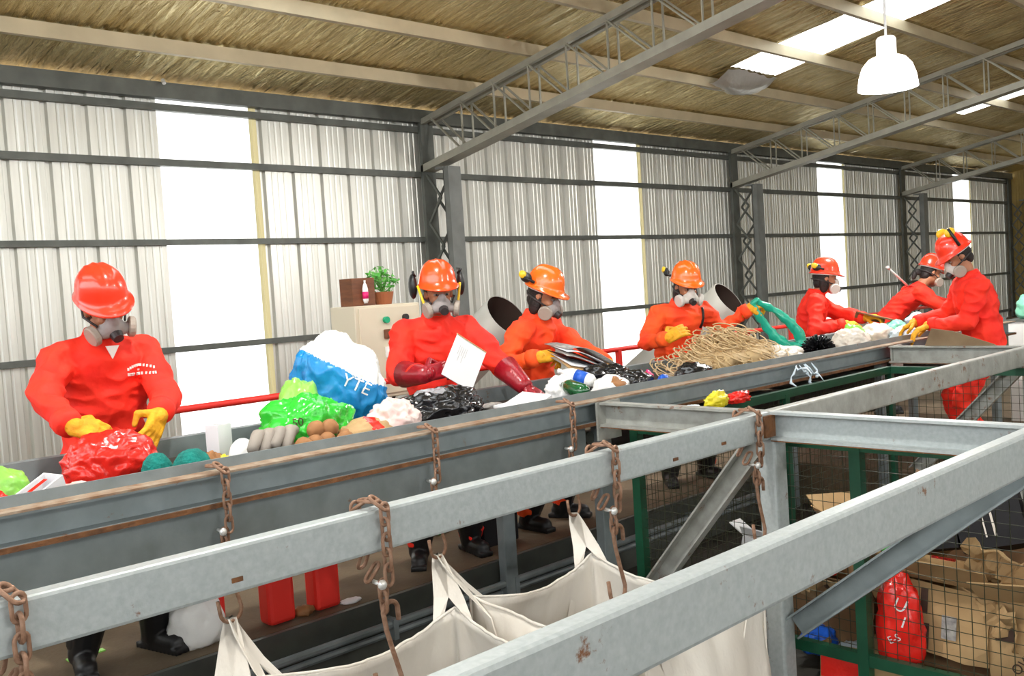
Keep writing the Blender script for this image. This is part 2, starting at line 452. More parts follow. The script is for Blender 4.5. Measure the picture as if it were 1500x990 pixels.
# ------------------------------------------------------------------ columns and trusses
CX = [7.68, 14.58, 21.35, 28.0]
CL = ['nearest lattice steel column at the wall, behind the worker with the clipboard paper', 'second lattice steel column at the wall, beside the worker holding the teal bag',
      'third lattice steel column at the wall, behind the bending worker', 'farthest dark lattice steel column at the end of the corrugated wall']
TL = ['nearest sloping lattice roof truss, crossing the top middle of the photo', 'second sloping lattice roof truss, passing behind the bell lamp', 'farthest sloping lattice roof truss at the right edge']
for ci, cx in enumerate(CX):
    t = thing('steel_column', CL[ci], 'column', (cx, 9.2, 0), 'lattice wall columns')
    m1 = 'dark_steel' if ci == 3 else 'column_steel'
    g = G(); g.channel((cx - 0.1, 9.38, 0), (cx - 0.1, 9.38, 3.86), 0.05, 0.20, 0.012, (1, 0, 0), (0, -1, 0)); g.build('back_leg', 'dark_steel', t)
    g = G(); g.channel((cx - 0.1, 9.0, 0), (cx - 0.1, 9.0, 3.16), 0.10, 0.20, 0.012, (1, 0, 0), (0, 1, 0))
    g.box((cx - 0.1, 8.99, 0.0), (cx + 0.1, 9.002, 3.16)); g.build('front_leg', m1, t)
    k = 0; z = 0.1
    while z < 2.95:
        for sx in (-0.085, 0.085):
            a, b = (9.33, 9.08) if (k % 2 == 0) == (sx < 0) else (9.08, 9.33)
            g = G(); g.bar((cx + sx, a, z), (cx + sx, b, z + 0.30), 0.022, 0.03); g.build('lacing_bar', 'dark_steel', t)
        k += 1; z += 0.30
    g = G(); g.box((cx - 0.12, 8.97, 3.14), (cx + 0.12, 9.12, 3.165)); g.build('cap_plate', 'column_steel', t)
for ti, cx in enumerate(CX[:3]):
    t = thing('roof_truss', TL[ti], 'truss', (cx, 9.3, 3.2), 'sloping lattice roof trusses')
    def zt(y): return roofz(y) - 0.145
    def zb(y): return 3.235 + 0.172 * (9.35 - y)
    g = G()
    for sx in (-0.09, 0.035): g.bar((cx + sx + 0.0275, 9.38, zt(9.38) - 0.035), (cx + sx + 0.0275, RIDGE, zt(RIDGE) - 0.035), 0.055, 0.07)
    g.build('top_chord', 'truss_steel', t)
    g = G(); g.channel((cx - 0.1, 9.42, zb(9.42) - 0.08), (cx - 0.1, RIDGE, zb(RIDGE) - 0.08), 0.20, 0.09, 0.012, (0, 0, 1), (-1, 0, 0)); g.build('bottom_chord', 'truss_steel', t)
    n = 17; st = (9.2 - RIDGE) / n
    for k in range(n):
        ya, yb = 9.2 - k * st, 9.2 - (k + 1) * st
        for sx in (-0.085, 0.085):
            g = G(); g.bar((cx + sx, ya, zt(ya) - 0.04), (cx + sx, yb + 0.06, zb(yb)), 0.016, 0.03, (1, 0, 0)); g.build('web_bar', 'truss_steel', t)
            g = G(); g.bar((cx + sx, yb - 0.02, zt(yb) - 0.04), (cx + sx, yb - 0.02, zb(yb)), 0.014, 0.022, (1, 0, 0)); g.build('web_bar', 'truss_steel', t)

# ------------------------------------------------------------------ bell lamps (one real, three added out of view)
def bell_lamp(x, y, z, label):
    t = thing('bell_lamp', label, 'lamp', (x, y, z), 'hanging bell lamps')
    prof = [(0.07, 0.46), (0.085, 0.44), (0.085, 0.30), (0.10, 0.29), (0.16, 0.265), (0.215, 0.20), (0.245, 0.11), (0.26, 0.0)]
    g = G(); n = 28
    def rr(r, zz): return [V((x + r * math.cos(2 * PI * k / n), y + r * math.sin(2 * PI * k / n), z + zz)) for k in range(n)]
    g.rings([rr(*p) for p in prof] + [rr(0.25, 0.0)] + [rr(r - 0.01, zz - 0.008) for r, zz in reversed(prof[3:-1])], caps=True)
    g.build('shade', 'shade_translucent', t, smooth=True)
    g = G(); g.ell((x, y, z + 0.13), ((0.075, 0, 0), (0, 0.075, 0), (0, 0, 0.11)), 16, 10); g.build('bulb', 'lamp_glow', t, smooth=True)
    g = G(); g.tube([(x, y, z + 0.45), (x, y, roofz(y) - 0.02)], 0.012, 8); g.build('suspension_rod', 'lamp_white', t)
    l = bpy.data.lights.new('lamp_light', 'POINT'); l.energy = 260; l.shadow_soft_size = 0.09; l.color = (1, 0.97, 0.92)
    o = bpy.data.objects.new('lamp_light', l); COL.objects.link(o); o.parent = t; o.location = (0, 0, -0.06)
translucent('shade_translucent', (0.95, 0.95, 0.95), 0.6)
bell_lamp(8.55, 3.86, 3.2, 'white glowing bell lamp hanging below the roof skylight')
for i, (lx, ly) in enumerate(((1.9, 3.0), (1.9, -3.5), (8.5, -3.5))):  # unseen lamps added for extra light and highlights
    bell_lamp(lx, ly, 3.9, ['white bell lamp above the near end of the sorting belt, out of frame', 'white bell lamp behind the viewpoint, near the left', 'white bell lamp behind the viewpoint, near the right'][i])

# ------------------------------------------------------------------ sorting conveyor
X0, X1 = -1.6, 9.7
cv = thing('sorting_conveyor', 'long grey steel sorting conveyor with rusty edges carrying waste past the workers', 'conveyor', (4, 3.75, -0.35))
g = G(); g.channel((X0, 3.32, 1.0), (X1, 3.32, 1.0), 0.11, 0.07, 0.010, (0, -1, 0)); g.build('front_channel', 'conveyor_paint', cv)
g = G(); g.box((X0, 3.243, 0.999), (X1, 3.325, 1.007)); g.build('channel_top_flange', 'rusty_edge', cv)
g = G(); g.box((X0, 3.240, 0.880), (X1, 3.325, 0.897)); g.build('channel_bottom_flange', 'rust', cv)
g = G(); g.box((X0, 3.325, 0.99), (X1, 3.333, 1.045)); g.build('front_guard', 'conveyor_paint', cv)
g = G(); g.box((X0, 3.30, 0.72), (3.62, 3.308, 0.88)); g.build('skirt_panel', 'conveyor_paint', cv)
g = G(); g.box((X0, 4.17, 0.85), (X1, 4.178, 1.03)); g.box((X0, 4.178, 1.02), (X1, 4.23, 1.03)); g.build('back_guard', 'conveyor_paint', cv)
g = G(); g.box((X0, 3.335, 0.925), (X1, 4.168, 0.945)); g.build('belt', 'belt_rubber', cv)
g = G(); g.box((X0, 3.40, 0.66), (X1, 4.10, 0.675)); g.build('return_belt', 'belt_rubber', cv)
for x in (-1.0, 3.78, 7.05, 9.4):
    for y in (3.33, 4.12):
        zf = -0.35 if x < 7.2 and y < 4.2 else 0.0
        g = G(); g.box((x - 0.05, y - 0.035 + 0.01, zf), (x + 0.05, y + 0.035, 0.9)); g.build('leg', 'conveyor_paint', cv, bevel=0.006)
for x in (3.62, 7.0):
    g = G(); g.box((x + 0.02, 3.225, 0.80), (x + 0.20, 3.239, 0.998)); g.build('gusset_plate', 'frame_steel', cv)
for k in range(18):
    x = X0 + 0.5 + k * 0.6
    g = G(); g.tube([(x, 3.34, 0.80), (x, 4.16, 0.80)], 0.035, 10); g.build('roller', 'dark_steel', cv)

# ------------------------------------------------------------------ steel frame in front of the conveyor
fr = thing('steel_frame', 'galvanised steel beam frame in the foreground that the bags and chains hang from', 'frame', (3.7, 2.2, -0.35))
g = G(); g.box((-0.8, 2.24, 0.875), (3.66, 2.30, 1.0)); b2 = g.build('long_beam', 'beam_steel', fr, bevel=0.010)
g = G(); g.box((3.66, 2.24, 0.875), (7.04, 2.30, 1.0)); g.build('long_beam', 'frame_steel', fr, bevel=0.010)
g = G(); g.box((-0.4, 1.14, 0.855), (7.04, 1.20, 1.0)); g.build('long_beam', 'beam_steel', fr, bevel=0.012)
for x, ya, yb, mm in ((3.66, 2.30, 3.24, 'frame_steel'), (3.66, 1.20, 2.24, 'beam_steel'), (7.0, 2.30, 3.24, 'frame_steel'), (7.0, 1.20, 2.24, 'frame_steel')):
    g = G(); g.channel((x + 0.055, ya, 0.998), (x + 0.055, yb, 0.998), 0.125, 0.06, 0.012, (-1, 0, 0)); cb = g.build('cross_beam', mm, fr)
    g = G(); g.box((x - 0.006, ya + 0.002, 0.868), (x + 0.05, yb - 0.002, 0.8725)); g.build('rust_line', 'rust', cb)
g = G(); g.box((3.66, 2.225, -0.35), (3.76, 2.315, 0.875)); g.build('post', 'beam_steel', fr, bevel=0.012)
g = G(); g.box((7.0, 2.225, 0.0), (7.1, 2.315, 0.875)); g.build('post', 'frame_steel', fr, bevel=0.012)
g = G(); g.box((3.66, 1.125, -0.35), (3.76, 1.215, 0.855)); g.build('post', 'beam_steel', fr, bevel=0.012)
for (a, b, mm) in (((3.70, 2.33, 0.86), (3.70, 3.12, -0.1), 'frame_steel'), ((3.70, 2.20, 0.03), (3.70, 1.22, 0.83), 'conveyor_paint'), ((7.04, 2.34, 0.86), (7.04, 3.1, 0.05), 'frame_steel')):
    a, b = V(a), V(b); t_ = (b - a).normalized(); u_ = V((1, 0, 0)).cross(t_)
    g = G(); g.channel(a + V((0.04, 0, 0)) + u_ * 0.05, b + V((0.04, 0, 0)) + u_ * 0.05, 0.10, 0.06, 0.009, (-1, 0, 0), u_); g.build('diagonal_brace', mm, fr)
g = G(); g.channel((3.75, 2.32, 0.03), (3.75, 3.2, 0.03), 0.08, 0.05, 0.008, (-1, 0, 0)); g.build('low_rail', 'frame_steel', fr)
g = G(); g.box((3.60, 2.228, 0.89), (3.68, 2.2395, 0.985)); g.build('rust_patch', 'rust', fr)
for x, z in ((2.95, 0.90), (1.1, 0.905), (3.28, 0.91)):
    g = G(); g.box((x, 2.236, z), (x + 0.03, 2.2405, z + 0.012)); g.build('rust_patch', 'rust', fr)

# ------------------------------------------------------------------ chains with hooks
def make_chain(label):
    """chain looped over a beam 0.06 thick whose top front edge is the thing's origin; ends in a bolt and a long hook"""
    t = thing('hook_chain', label, 'chain', (0, 0, 0), 'rusty chains with hooks')
    lg = G()
    pts = []
    for k in range(16):
        a = 2 * PI * k / 16
        pts.append((0.016 * math.cos(a), 0, 0.020 * (1 if math.sin(a) > 0 else -1) * abs(math.sin(a)) ** 0.8 + 0.012 * (1 if math.sin(a) > 0 else -1)))
    lg.tube(pts, 0.0055, 6, closed=True)
    first = lg.build('link', 'chain_rust', t, smooth=True)
    spots = []
    for k in range(5): spots.append((V((0.0, -0.016, -0.02 - k * 0.044)), k % 2 * 1.4 + 0.2, 0))
    spots.append((V((-0.01, -0.005, 0.012)), 0.6, -0.9))
    spots.append((V((-0.02, 0.03, 0.018)), 0.3, PI / 2))
    for k in range(3): spots.append((V((-0.035, 0.078, -0.02 - k * 0.045)), k % 2 * 1.4, 0))
    spots.append((V((-0.03, 0.062, -0.155)), 0.2, 0.45)); spots.append((V((-0.022, 0.035, -0.192)), 1.4, 0.7))
    spots.append((V((-0.03, 0.055, 0.006)), 0.5, 1.0))
    for i, (p, rz, rx) in enumerate(spots):
        o = first if i == 0 else first.copy()
        if i: COL.objects.link(o); o.parent = t
        o.location = p; o.rotation_euler = (rx, 0, rz)
    for p, rz in ((V((-0.012, 0.0, -0.24)), 0.2), (V((-0.012, 0.0, -0.275)), 1.5)):
        o = first.copy(); COL.objects.link(o); o.parent = t; o.location = p; o.rotation_euler = (0, 0, rz)
    g = G(); g.tube([(-0.026, -0.014, -0.218), (-0.022, 0.03, -0.218)], 0.007, 6); g.ell((-0.026, -0.018, -0.218), ((0.015, 0, 0), (0, 0.011, 0), (0, 0, 0.015)), 10, 6); g.build('bolt', 'bolt_zinc', t, smooth=True)
    g = G(); P = []
    for k in range(9):
        a = PI * (1.0 - k / 8 * 1.05); P.append((0.020 + 0.026 * math.cos(a) - 0.012, 0, -0.305 + 0.026 * math.sin(a)))
    P = list(reversed(P)); P.insert(0, (P[0][0] + 0.001, 0, P[0][2] - 0.03))
    P += [(-0.010, 0, -0.36), (0.006, 0, -0.42), (0.022, 0, -0.475), (0.030, 0, -0.505)]
    for k in range(9):
        a = -PI * k / 8; P.append((-0.012 + 0.042 * math.cos(a), 0, -0.515 + 0.042 * math.sin(a)))
    P.append((-0.060, 0, -0.47))
    g.tube(P, 0.0075, 8); g.build('hook', 'chain_rust', t, smooth=True)
    return t
ch0 = make_chain('')
CH = [((0.60, 2.238, 1.006), 0.1, 'rusty chain over the middle beam at the far left corner of the frame'),
      ((1.57, 2.238, 1.006), 0.0, 'rusty chain with long hook on the middle beam, left of the white bags centre'),
      ((2.59, 2.238, 1.006), 0.0, 'rusty chain with long hook on the middle beam, above the right white bag'),
      ((3.54, 2.238, 1.006), 0.2, 'rusty chain and hook beside the galvanised post under the beam junction'),
      ((1.59, 3.238, 1.013), 0.0, 'rusty chain over the conveyor edge below the white foam ball'),
      ((2.57, 3.238, 1.013), 0.1, 'rusty chain over the conveyor edge below the pink bag'),
      ((3.45, 3.238, 1.013), 0.0, 'rusty chain over the conveyor edge below the white papers')]
for i, (p, rz, lb) in enumerate(CH):
    o = ch0 if i == 0 else dup(ch0)
    o.location = p; o['label'] = lb
    if i >= 4:
        for c in list(o.children):
            if c.location.y > 0.033: bpy.data.objects.remove(c)

# ------------------------------------------------------------------ white bulk bags
def bulk_bag(x0, x1, y0, y1, zr, zb, seed, label, hooks):
    t = thing('bulk_bag', label, 'bag', ((x0 + x1) / 2, (y0 + y1) / 2, zb), 'white woven bulk bags')
    cx, cy = (x0 + x1) / 2, (y0 + y1) / 2; hx, hy = (x1 - x0) / 2, (y1 - y0) / 2
    n = 112
    def ring(lv, inset=0.0):
        pts = []
        for k in range(n):
            s = k / n * 4; side = int(s); u = s - side
            a = [(-1, -1), (1, -1), (1, 1), (-1, 1)][side]; b = [(1, -1), (1, 1), (-1, 1), (-1, -1)][side]
            px, py = a[0] + (b[0] - a[0]) * u, a[1] + (b[1] - a[1]) * u
            mid = math.sin(PI * u)
            sagz = -0.06 * mid * (1 - lv)
            bul = 0.03 * mid * math.sin(PI * min(1, lv * 1.1)) - 0.05 * mid * (1 - lv) ** 3
            nx, ny = [(0, -1), (1, 0), (0, 1), (-1, 0)][side]
            z = zr + (zb - zr) * lv + sagz
            q = V((cx + px * (hx - inset) + nx * bul, cy + py * (hy - inset) + ny * bul, z))
            w_ = noise.noise(V((q.x * 7 + seed, q.y * 7, q.z * 3))) * 0.02 + noise.noise(V((q.x * 18 + seed, q.y * 18, q.z * 4))) * 0.015
            q += V((px, py, 0)).normalized() * w_
            pts.append(q)
        return pts
    g = G(); L = 14
    outer = [ring(i / L) for i in range(L + 1)]
    inner = [ring(i / L, 0.006) for i in range(L + 1)]
    g.rings(list(reversed(inner)) + outer, caps=False)
    o = len(g.v)
    g.add([], [])
    g.f.append(tuple(range(n))); g.m.append(0)
    g.f.append(tuple(range(o - n, o))); g.m.append(0)
    g.build('bag_body', 'bulk_cloth', t, smooth=True)
    g = G(); g.tube([p + V((0, 0, 0.004)) for p in outer[0]], 0.007, 6, closed=True); g.build('rim_hem', 'bulk_cloth', t, smooth=True)
    for (px, py), hk in zip(((x0, y0), (x1, y0), (x1, y1), (x0, y1)), hooks):
        hk = V(hk); c = V((px, py, zr))
        ix, iy = (1 if px == x0 else -1), (1 if py == y0 else -1)
        sp = G()
        for e in (V((ix * 0.10, 0, -0.05)), V((0, iy * 0.10, -0.05))):
            P = [c + e * 2.0 + V((0, 0, -0.22)), c + e, c + e * 0.45 + (hk - c) * 0.35, c + (hk - c) * 0.8 + e * 0.1, hk + V((0, 0, 0.008))]
            rr = []
            for i, p in enumerate(P):
                wd = 0.032 if i < 4 else 0.022
                sd = V((ix, -iy, 0)).normalized() if i > 1 else e.normalized()
                tk = V((ix, iy, 0)).normalized() * 0.003
                rr.append([p - sd * wd - tk, p + sd * wd - tk, p + sd * wd + tk, p - sd * wd + tk])
            sp.rings(rr)
        sp.build('lifting_strap', 'bulk_cloth', t)
    for px, py in ((x0, y0), (x1, y0), (x1, y1), (x0, y1)):
        g = G(); g.tube([(px, py, zr), (px, py, zb + 0.1)], 0.006, 6); g.build('corner_seam', 'bulk_cloth', t)
def hk2(x): return (x - 0.01, 2.24, 0.455)
def hk3(x): return (x - 0.01, 3.25, 0.462)
bulk_bag(2.64, 3.44, 2.18, 3.14, 0.275, -0.33, 2.0, 'right open white woven bulk bag hanging from chains beside the green cage', [hk2(2.59), hk2(3.54), hk3(3.45), hk3(2.57)])
bulk_bag(1.62, 2.55, 2.18, 3.14, 0.255, -0.33, 7.0, 'left open white woven bulk bag at the bottom edge, under the middle beam', [hk2(1.57), hk2(2.59), hk3(2.57), hk3(1.59)])
bulk_bag(0.62, 1.53, 2.18, 3.14, 0.24, -0.33, 12.0, 'white bulk bag in the lower left corner whose strap hangs beside the boots', [hk2(0.60), hk2(1.57), hk3(1.59), (0.62, 3.2, 0.46)])

# ------------------------------------------------------------------ green wire cage
cg = thing('wire_cage', 'dark green steel cage with wire mesh sides holding waste cardboard', 'cage', (5.3, 1.8, -0.35))
CX0, CX1, CY0, CY1, CT, CB = 3.86, 6.82, 0.35, 3.16, 0.84, -0.10
for x in (CX0, CX1):
    for y in (CY0, 1.12, 1.95, CY1):
        g = G(); g.box((x - 0.025, y - 0.025, -0.35), (x + 0.025, y + 0.025, CT)); g.build('cage_post', 'green_paint', cg)
    for z in (CT, CB):
        g = G(); g.box((x - 0.02, CY0, z - 0.025), (x + 0.02, CY1, z + 0.025)); g.build('cage_rail', 'green_paint', cg)
for y in (CY0, CY1):
    for z in (CT, CB):
        g = G(); g.box((CX0, y - 0.02, z - 0.025), (CX1, y + 0.02, z + 0.025)); g.build('cage_rail', 'green_paint', cg)
    g = G(); g.box((5.32, y - 0.022, -0.35), (5.37, y + 0.022, CT)); g.build('cage_post', 'green_paint', cg)
def wire_panel(fn, a0, a1):
    g = G(); s = 0.052; r = 0.0012
    n = int((a1 - a0) / s)
    for k in range(n + 1): g.bar(fn(a0 + k * s, CB), fn(a0 + k * s, CT), 2 * r, 2 * r, (0.3, 0.9, 0))
    z = CB
    while z < CT: g.bar(fn(a0, z), fn(a1, z), 2 * r, 2 * r); z += s
    o = g.build('wire_mesh', 'mesh_wire', cg); o['kind'] = 'stuff'
wire_panel(lambda a, z: (CX0, a, z), CY0, CY1)
wire_panel(lambda a, z: (CX1, a, z), CY0, CY1)
wire_panel(lambda a, z: (a, CY1, z), CX0, CX1)
wire_panel(lambda a, z: (a, CY0, z), CX0, CX1)

# ------------------------------------------------------------------ crumpled waste
def crumple(name, label, cat, x, y, w_, d_, h_, m, seed, z=0.946, amp=0.28, rot=0.0, group='waste on the sorting belt', sub=4, freq=2.2, mats=None, mfn=None, tilt=(0, 0)):
    bm = bmesh.new()
    bmesh.ops.create_icosphere(bm, subdivisions=sub, radius=1.0)
    so = V((seed * 3.7, seed * 1.3, seed * 7.1))
    for v in bm.verts:
        p = v.co.copy()
        n1 = noise.noise(p * freq + so)
        rg = 1 - 2 * abs(noise.noise(p * freq * 1.6 + so * 2))
        n3 = 1 - 2 * abs(noise.noise(p * freq * 4.2 + so))
        v.co = p * (1 + amp * (0.7 * n1 + 0.45 * rg + 0.18 * n3))
    zs = [v.co.z for v in bm.verts]; z0, z1 = min(zs), max(zs)
    xs = [abs(v.co.x) for v in bm.verts]; ys = [abs(v.co.y) for v in bm.verts]
    mx, my_ = max(xs), max(ys)
    cut = z0 + (z1 - z0) * 0.22
    R = Matrix.Rotation(rot, 3, 'Z') @ Matrix.Rotation(tilt[0], 3, 'X') @ Matrix.Rotation(tilt[1], 3, 'Y')
    for v in bm.verts:
        c = v.co
        zz = max(c.z, cut)
        v.co = R @ V((c.x / mx * w_ / 2, c.y / my_ * d_ / 2, (zz - cut) / (z1 - cut) * h_))
    zmin = min(v.co.z for v in bm.verts)
    for v in bm.verts: v.co.z -= zmin
    me = bpy.data.meshes.new(name); bm.to_mesh(me); bm.free()
    for mm in (mats or [m]): me.materials.append(MATS[mm])
    me.polygons.foreach_set('use_smooth', [True] * len(me.polygons))
    if mfn: me.polygons.foreach_set('material_index', [mfn(p.center) for p in me.polygons])
    o = bpy.data.objects.new(name, me); COL.objects.link(o); o.location = (x, y, z)
    tag(o, label, cat, group)
    return o
C = crumple
C('plastic_bag', 'lime green plastic bag at the left edge of the belt', 'bag', 0.96, 3.62, 0.20, 0.2, 0.16, 'lime_film', 1)
C('red_packet', 'red plastic packet at the left edge of the conveyor guard', 'packet', 0.88, 3.42, 0.10, 0.1, 0.12, 'red_film', 2)
C('plastic_scrap', 'dark teal plastic scrap left of the red bag', 'scrap', 1.11, 3.66, 0.10, 0.1, 0.09, 'teal_film', 3)
C('plastic_scrap', 'mauve crumpled scrap in front of the red bag', 'scrap', 1.17, 3.50, 0.13, 0.1, 0.08, 'pink_film', 4)
C('red_bag', 'shiny red plastic bag being opened by the leftmost worker', 'bag', 1.42, 3.84, 0.38, 0.26, 0.21, 'red_film', 5, sub=5, amp=0.20)
C('scouring_ball', 'teal fuzzy wool ball, left of the pair', 'wool ball', 1.50, 3.60, 0.12, 0.12, 0.12, 'teal_wool', 6, amp=0.08)
C('scouring_ball', 'larger teal fuzzy wool ball, right of the pair', 'wool ball', 1.60, 3.51, 0.15, 0.13, 0.125, 'teal_wool', 7, amp=0.08)
C('food_scrap', 'brown food scraps beside the teal wool balls', 'scrap', 1.73, 3.62, 0.12, 0.1, 0.09, 'tuber', 8, amp=0.5)
C('food_scrap', 'small yellow scrap beside the white foam ball', 'scrap', 1.72, 3.48, 0.06, 0.05, 0.09, 'yellow_film', 9, amp=0.5)
C('foam_ball', 'white foam ball on the near edge of the belt', 'ball', 1.84, 3.56, 0.115, 0.115, 0.125, 'white_plastic', 10, amp=0.04)
for k in range(4):
    g = G(); x = 1.93 + k * 0.05
    P = [(x - 0.10, 3.46, 1.03 - 0.02 * (k % 2)), (x - 0.04, 3.52, 1.075), (x + 0.06, 3.60, 1.06)]
    g.tube(P, [0.022, 0.028, 0.02], 10); o = recentre(g.build('rag_roll', 'grey_cloth', None, smooth=True)); tag(o, ['grey rolled rag next to the white foam ball', 'second grey rolled rag from the foam ball', 'third grey rolled rag from the foam ball', 'grey rolled rag touching the green bag, last of four'][k], 'rag', 'grey rolled rags')
C('rag_bundle', 'lumpy brown grey rag bundle under the grey rolls', 'rag', 1.98, 3.56, 0.26, 0.2, 0.11, 'grey_cloth', 31)
gb_ = C('green_bag', 'large crumpled bright green plastic bag in front of the blue sack', 'bag', 2.20, 3.64, 0.50, 0.34, 0.27, 'green_film', 11, sub=5, amp=0.34)
C('green_bag', 'smaller yellowish green bag leaning on the blue sack', 'bag', 2.30, 3.86, 0.24, 0.2, 0.32, 'lime_film', 12, amp=0.3)
for k, (dx, dy, dz) in enumerate(((0, 0, 0), (0.07, 0.02, 0.0), (0.13, -0.03, 0.0), (0.04, 0.05, 0.05), (0.10, 0.04, 0.05), (-0.06, -0.01, 0.0), (0.17, 0.03, 0.0))):
    C('tuber', ['second brown tuber from the left in the front row', 'middle brown tuber of the front row', 'brown tuber nearest the carton in the front row', 'upper left brown tuber of the small heap', 'upper right brown tuber of the small heap', 'leftmost brown tuber, beside the grey rags', 'rightmost brown tuber, behind the crushed carton'][k], 'vegetable', 2.10 + dx, 3.43 + dy, 0.085, 0.065, 0.065, 'tuber', 40 + k, z=0.99 + dz, amp=0.12, sub=3, group='brown tubers')
C('food_scrap', 'brown food waste under the tubers', 'scrap', 2.14, 3.44, 0.30, 0.16, 0.07, 'tuber', 48, amp=0.4)
# blue and white sack
bs_ = C('blue_sack', 'large blue and white printed sack standing upright on the belt', 'sack', 2.58, 3.93, 0.50, 0.26, 0.50, 'blue_film', 13, sub=6, amp=0.16, rot=-0.55, tilt=(0.12, -0.12),
  mats=['blue_film', 'white_plastic'], mfn=lambda c: 1 if (c.z + 0.55 * (c.x * 0.82 - c.y * 0.5) + 0.03 * noise.noise(c * 9) > 0.335 and c.z > 0.05) else 0)
C('crushed_carton', 'crushed brown cardboard carton with red print near the belt edge', 'carton', 2.38, 3.47, 0.30, 0.18, 0.145, 'cardboard', 14, amp=0.25, mats=['cardboard', 'red_film'], mfn=lambda c: 1 if abs(c.x - 0.02) < 0.03 and c.z > 0.09 and c.y < 0 else 0)
C('pink_bag', 'pale pink crumpled plastic bag beside the black bag', 'bag', 2.60, 3.56, 0.32, 0.24, 0.20, 'pink_film', 15, sub=5, amp=0.32)
C('black_bag', 'shiny black rubbish bag in front of the worker with the paper', 'bag', 3.00, 3.72, 0.56, 0.34, 0.20, 'black_film', 16, sub=5, amp=0.32, mats=['black_film', 'grey_film'], mfn=lambda c: 1 if (c - V((-0.06, -0.02, 0.15))).length < 0.085 else 0)
g = G(); g.box((-0.15, -0.1, 0), (0.15, 0.1, 0.012)); g.box((-0.12, -0.09, 0.012), (0.16, 0.08, 0.03), mtx=Matrix.Rotation(0.15, 4, 'Z') @ Matrix.Rotation(-0.12, 4, 'Y'))
o = g.build('paper_stack', 'paper', None); o.location = (3.45, 3.56, 0.99); o.rotation_euler = (0.12, 0, 0.25); tag(o, 'white folded papers lying on the belt by the red glove', 'paper')
C('crumpled_paper', 'crumpled white paper beside the green bottle', 'paper', 3.92, 3.74, 0.24, 0.18, 0.16, 'white_plastic', 17, amp=0.4)
def bottle(name, label, x, y, z, L, r, m, lab, direc, cap='white_plastic'):
    d = V(direc).normalized(); a = V((x, y, z))
    t = thing(name, label, 'bottle', (x, y, z - r))
    pf = [(0, r * 0.6), (0.02, r * 0.95), (0.05, r), (L * 0.62, r), (L * 0.78, r * 0.7), (L * 0.88, r * 0.33), (L * 0.95, r * 0.3)]
    g = G(); g.tube([a + d * s for s, _ in pf], [q for _, q in pf], 16); g.build('bottle_body', m, t, smooth=True)
    g = G(); g.tube([a + d * L * 0.93, a + d * L], r * 0.38, 12); g.build('cap', cap, t, smooth=True)
    if lab:
        g = G(); g.tube([a + d * L * 0.2, a + d * L * 0.5], r * 1.02, 16); g.build('bottle_label', lab, t, smooth=True)
bottle('glass_bottle', 'dark green glass bottle lying on the belt, base towards the viewer', 3.82, 3.46, 1.02, 0.24, 0.045, 'bottle_green', None, (0.2, 0.9, 0.15))
bottle('plastic_bottle', 'white plastic bottle with blue label lying on the belt', 4.12, 3.66, 1.04, 0.24, 0.042, 'white_plastic', 'blue_print', (-0.25, 0.8, 0.25))
C('foam_tray', 'white foam tray holding brown scraps', 'tray', 4.14, 3.56, 0.30, 0.2, 0.14, 'white_plastic', 19, amp=0.35, mats=['white_plastic', 'tuber'], mfn=lambda c: 1 if (c - V((0.0, -0.06, 0.09))).length < 0.05 else 0)
C('black_bag', 'black bag behind the white bottle, under the held newspapers', 'bag', 4.45, 3.88, 0.55, 0.3, 0.17, 'black_film', 20, sub=5, amp=0.3)
C('black_bag', 'small glossy dark bag right of the foam tray', 'bag', 4.42, 3.60, 0.30, 0.2, 0.14, 'black_film', 21, amp=0.35)
C('plastic_scrap', 'pink plastic scrap beyond the small dark bag', 'scrap', 4.74, 3.78, 0.14, 0.1, 0.10, 'pink_hot', 22, amp=0.4)
C('plastic_scrap', 'blue plastic scrap right of the small dark bag', 'scrap', 4.56, 3.50, 0.10, 0.08, 0.10, 'blue_print', 23, amp=0.4)
C('plastic_scrap', 'white plastic scrap before the black cloth', 'scrap', 4.62, 3.43, 0.18, 0.1, 0.085, 'pale_film', 24, amp=0.4)
C('black_cloth', 'black cloth bundle with white tag left of the straw heap', 'cloth', 4.90, 3.52, 0.32, 0.22, 0.14, 'black_film', 25, amp=0.3, mats=['black_film', 'white_plastic', 'blue_print'], mfn=lambda c: 1 if (c - V((0.0, -0.06, 0.12))).length < 0.035 else (2 if c.x > 0.11 and c.z > 0.05 else 0))
# straw heap
rnd = random.Random(4)
g = G()
for k in range(520):
    u = rnd.gauss(0, 0.5); v_ = rnd.gauss(0, 0.45)
    if abs(u) > 1 or abs(v_) > 1: continue
    hh = 0.27 * max(0.05, (1 - u * u)) * max(0.1, 1 - v_ * v_) * rnd.uniform(0.5, 1.05)
    c = V((5.62 + u * 0.52, 3.75 + v_ * 0.33, 0.95 + hh))
    a = rnd.uniform(0, 2 * PI); r = rnd.uniform(0.05, 0.13); cv_ = rnd.uniform(1.2, 4.0); tl = rnd.uniform(-0.7, 0.7)
    P = []
    for i in range(8):
        q = a + cv_ * i / 7
        P.append(c + V((math.cos(q) * r, math.sin(q) * r * 0.8, math.sin(q + tl) * r * 0.45)))
    mz = min(p.z for p in P)
    if mz < 0.95: P = [p + V((0, 0, 0.95 - mz)) for p in P]
    g.tube(P, 0.0045, 4)
o = recentre(g.build('straw_heap', 'straw', None, smooth=True)); tag(o, 'tangled heap of tan strapping straw on the belt', 'straw'); o['kind'] = 'stuff'
sc_ = C('straw_core', '', '', 5.62, 3.75, 0.85, 0.55, 0.20, 'straw', 26, amp=0.2)
for kk in ('label', 'category', 'group'): del sc_[kk]
sc_.parent = o; sc_.location = V((5.62, 3.75, 0.946)) - o.location
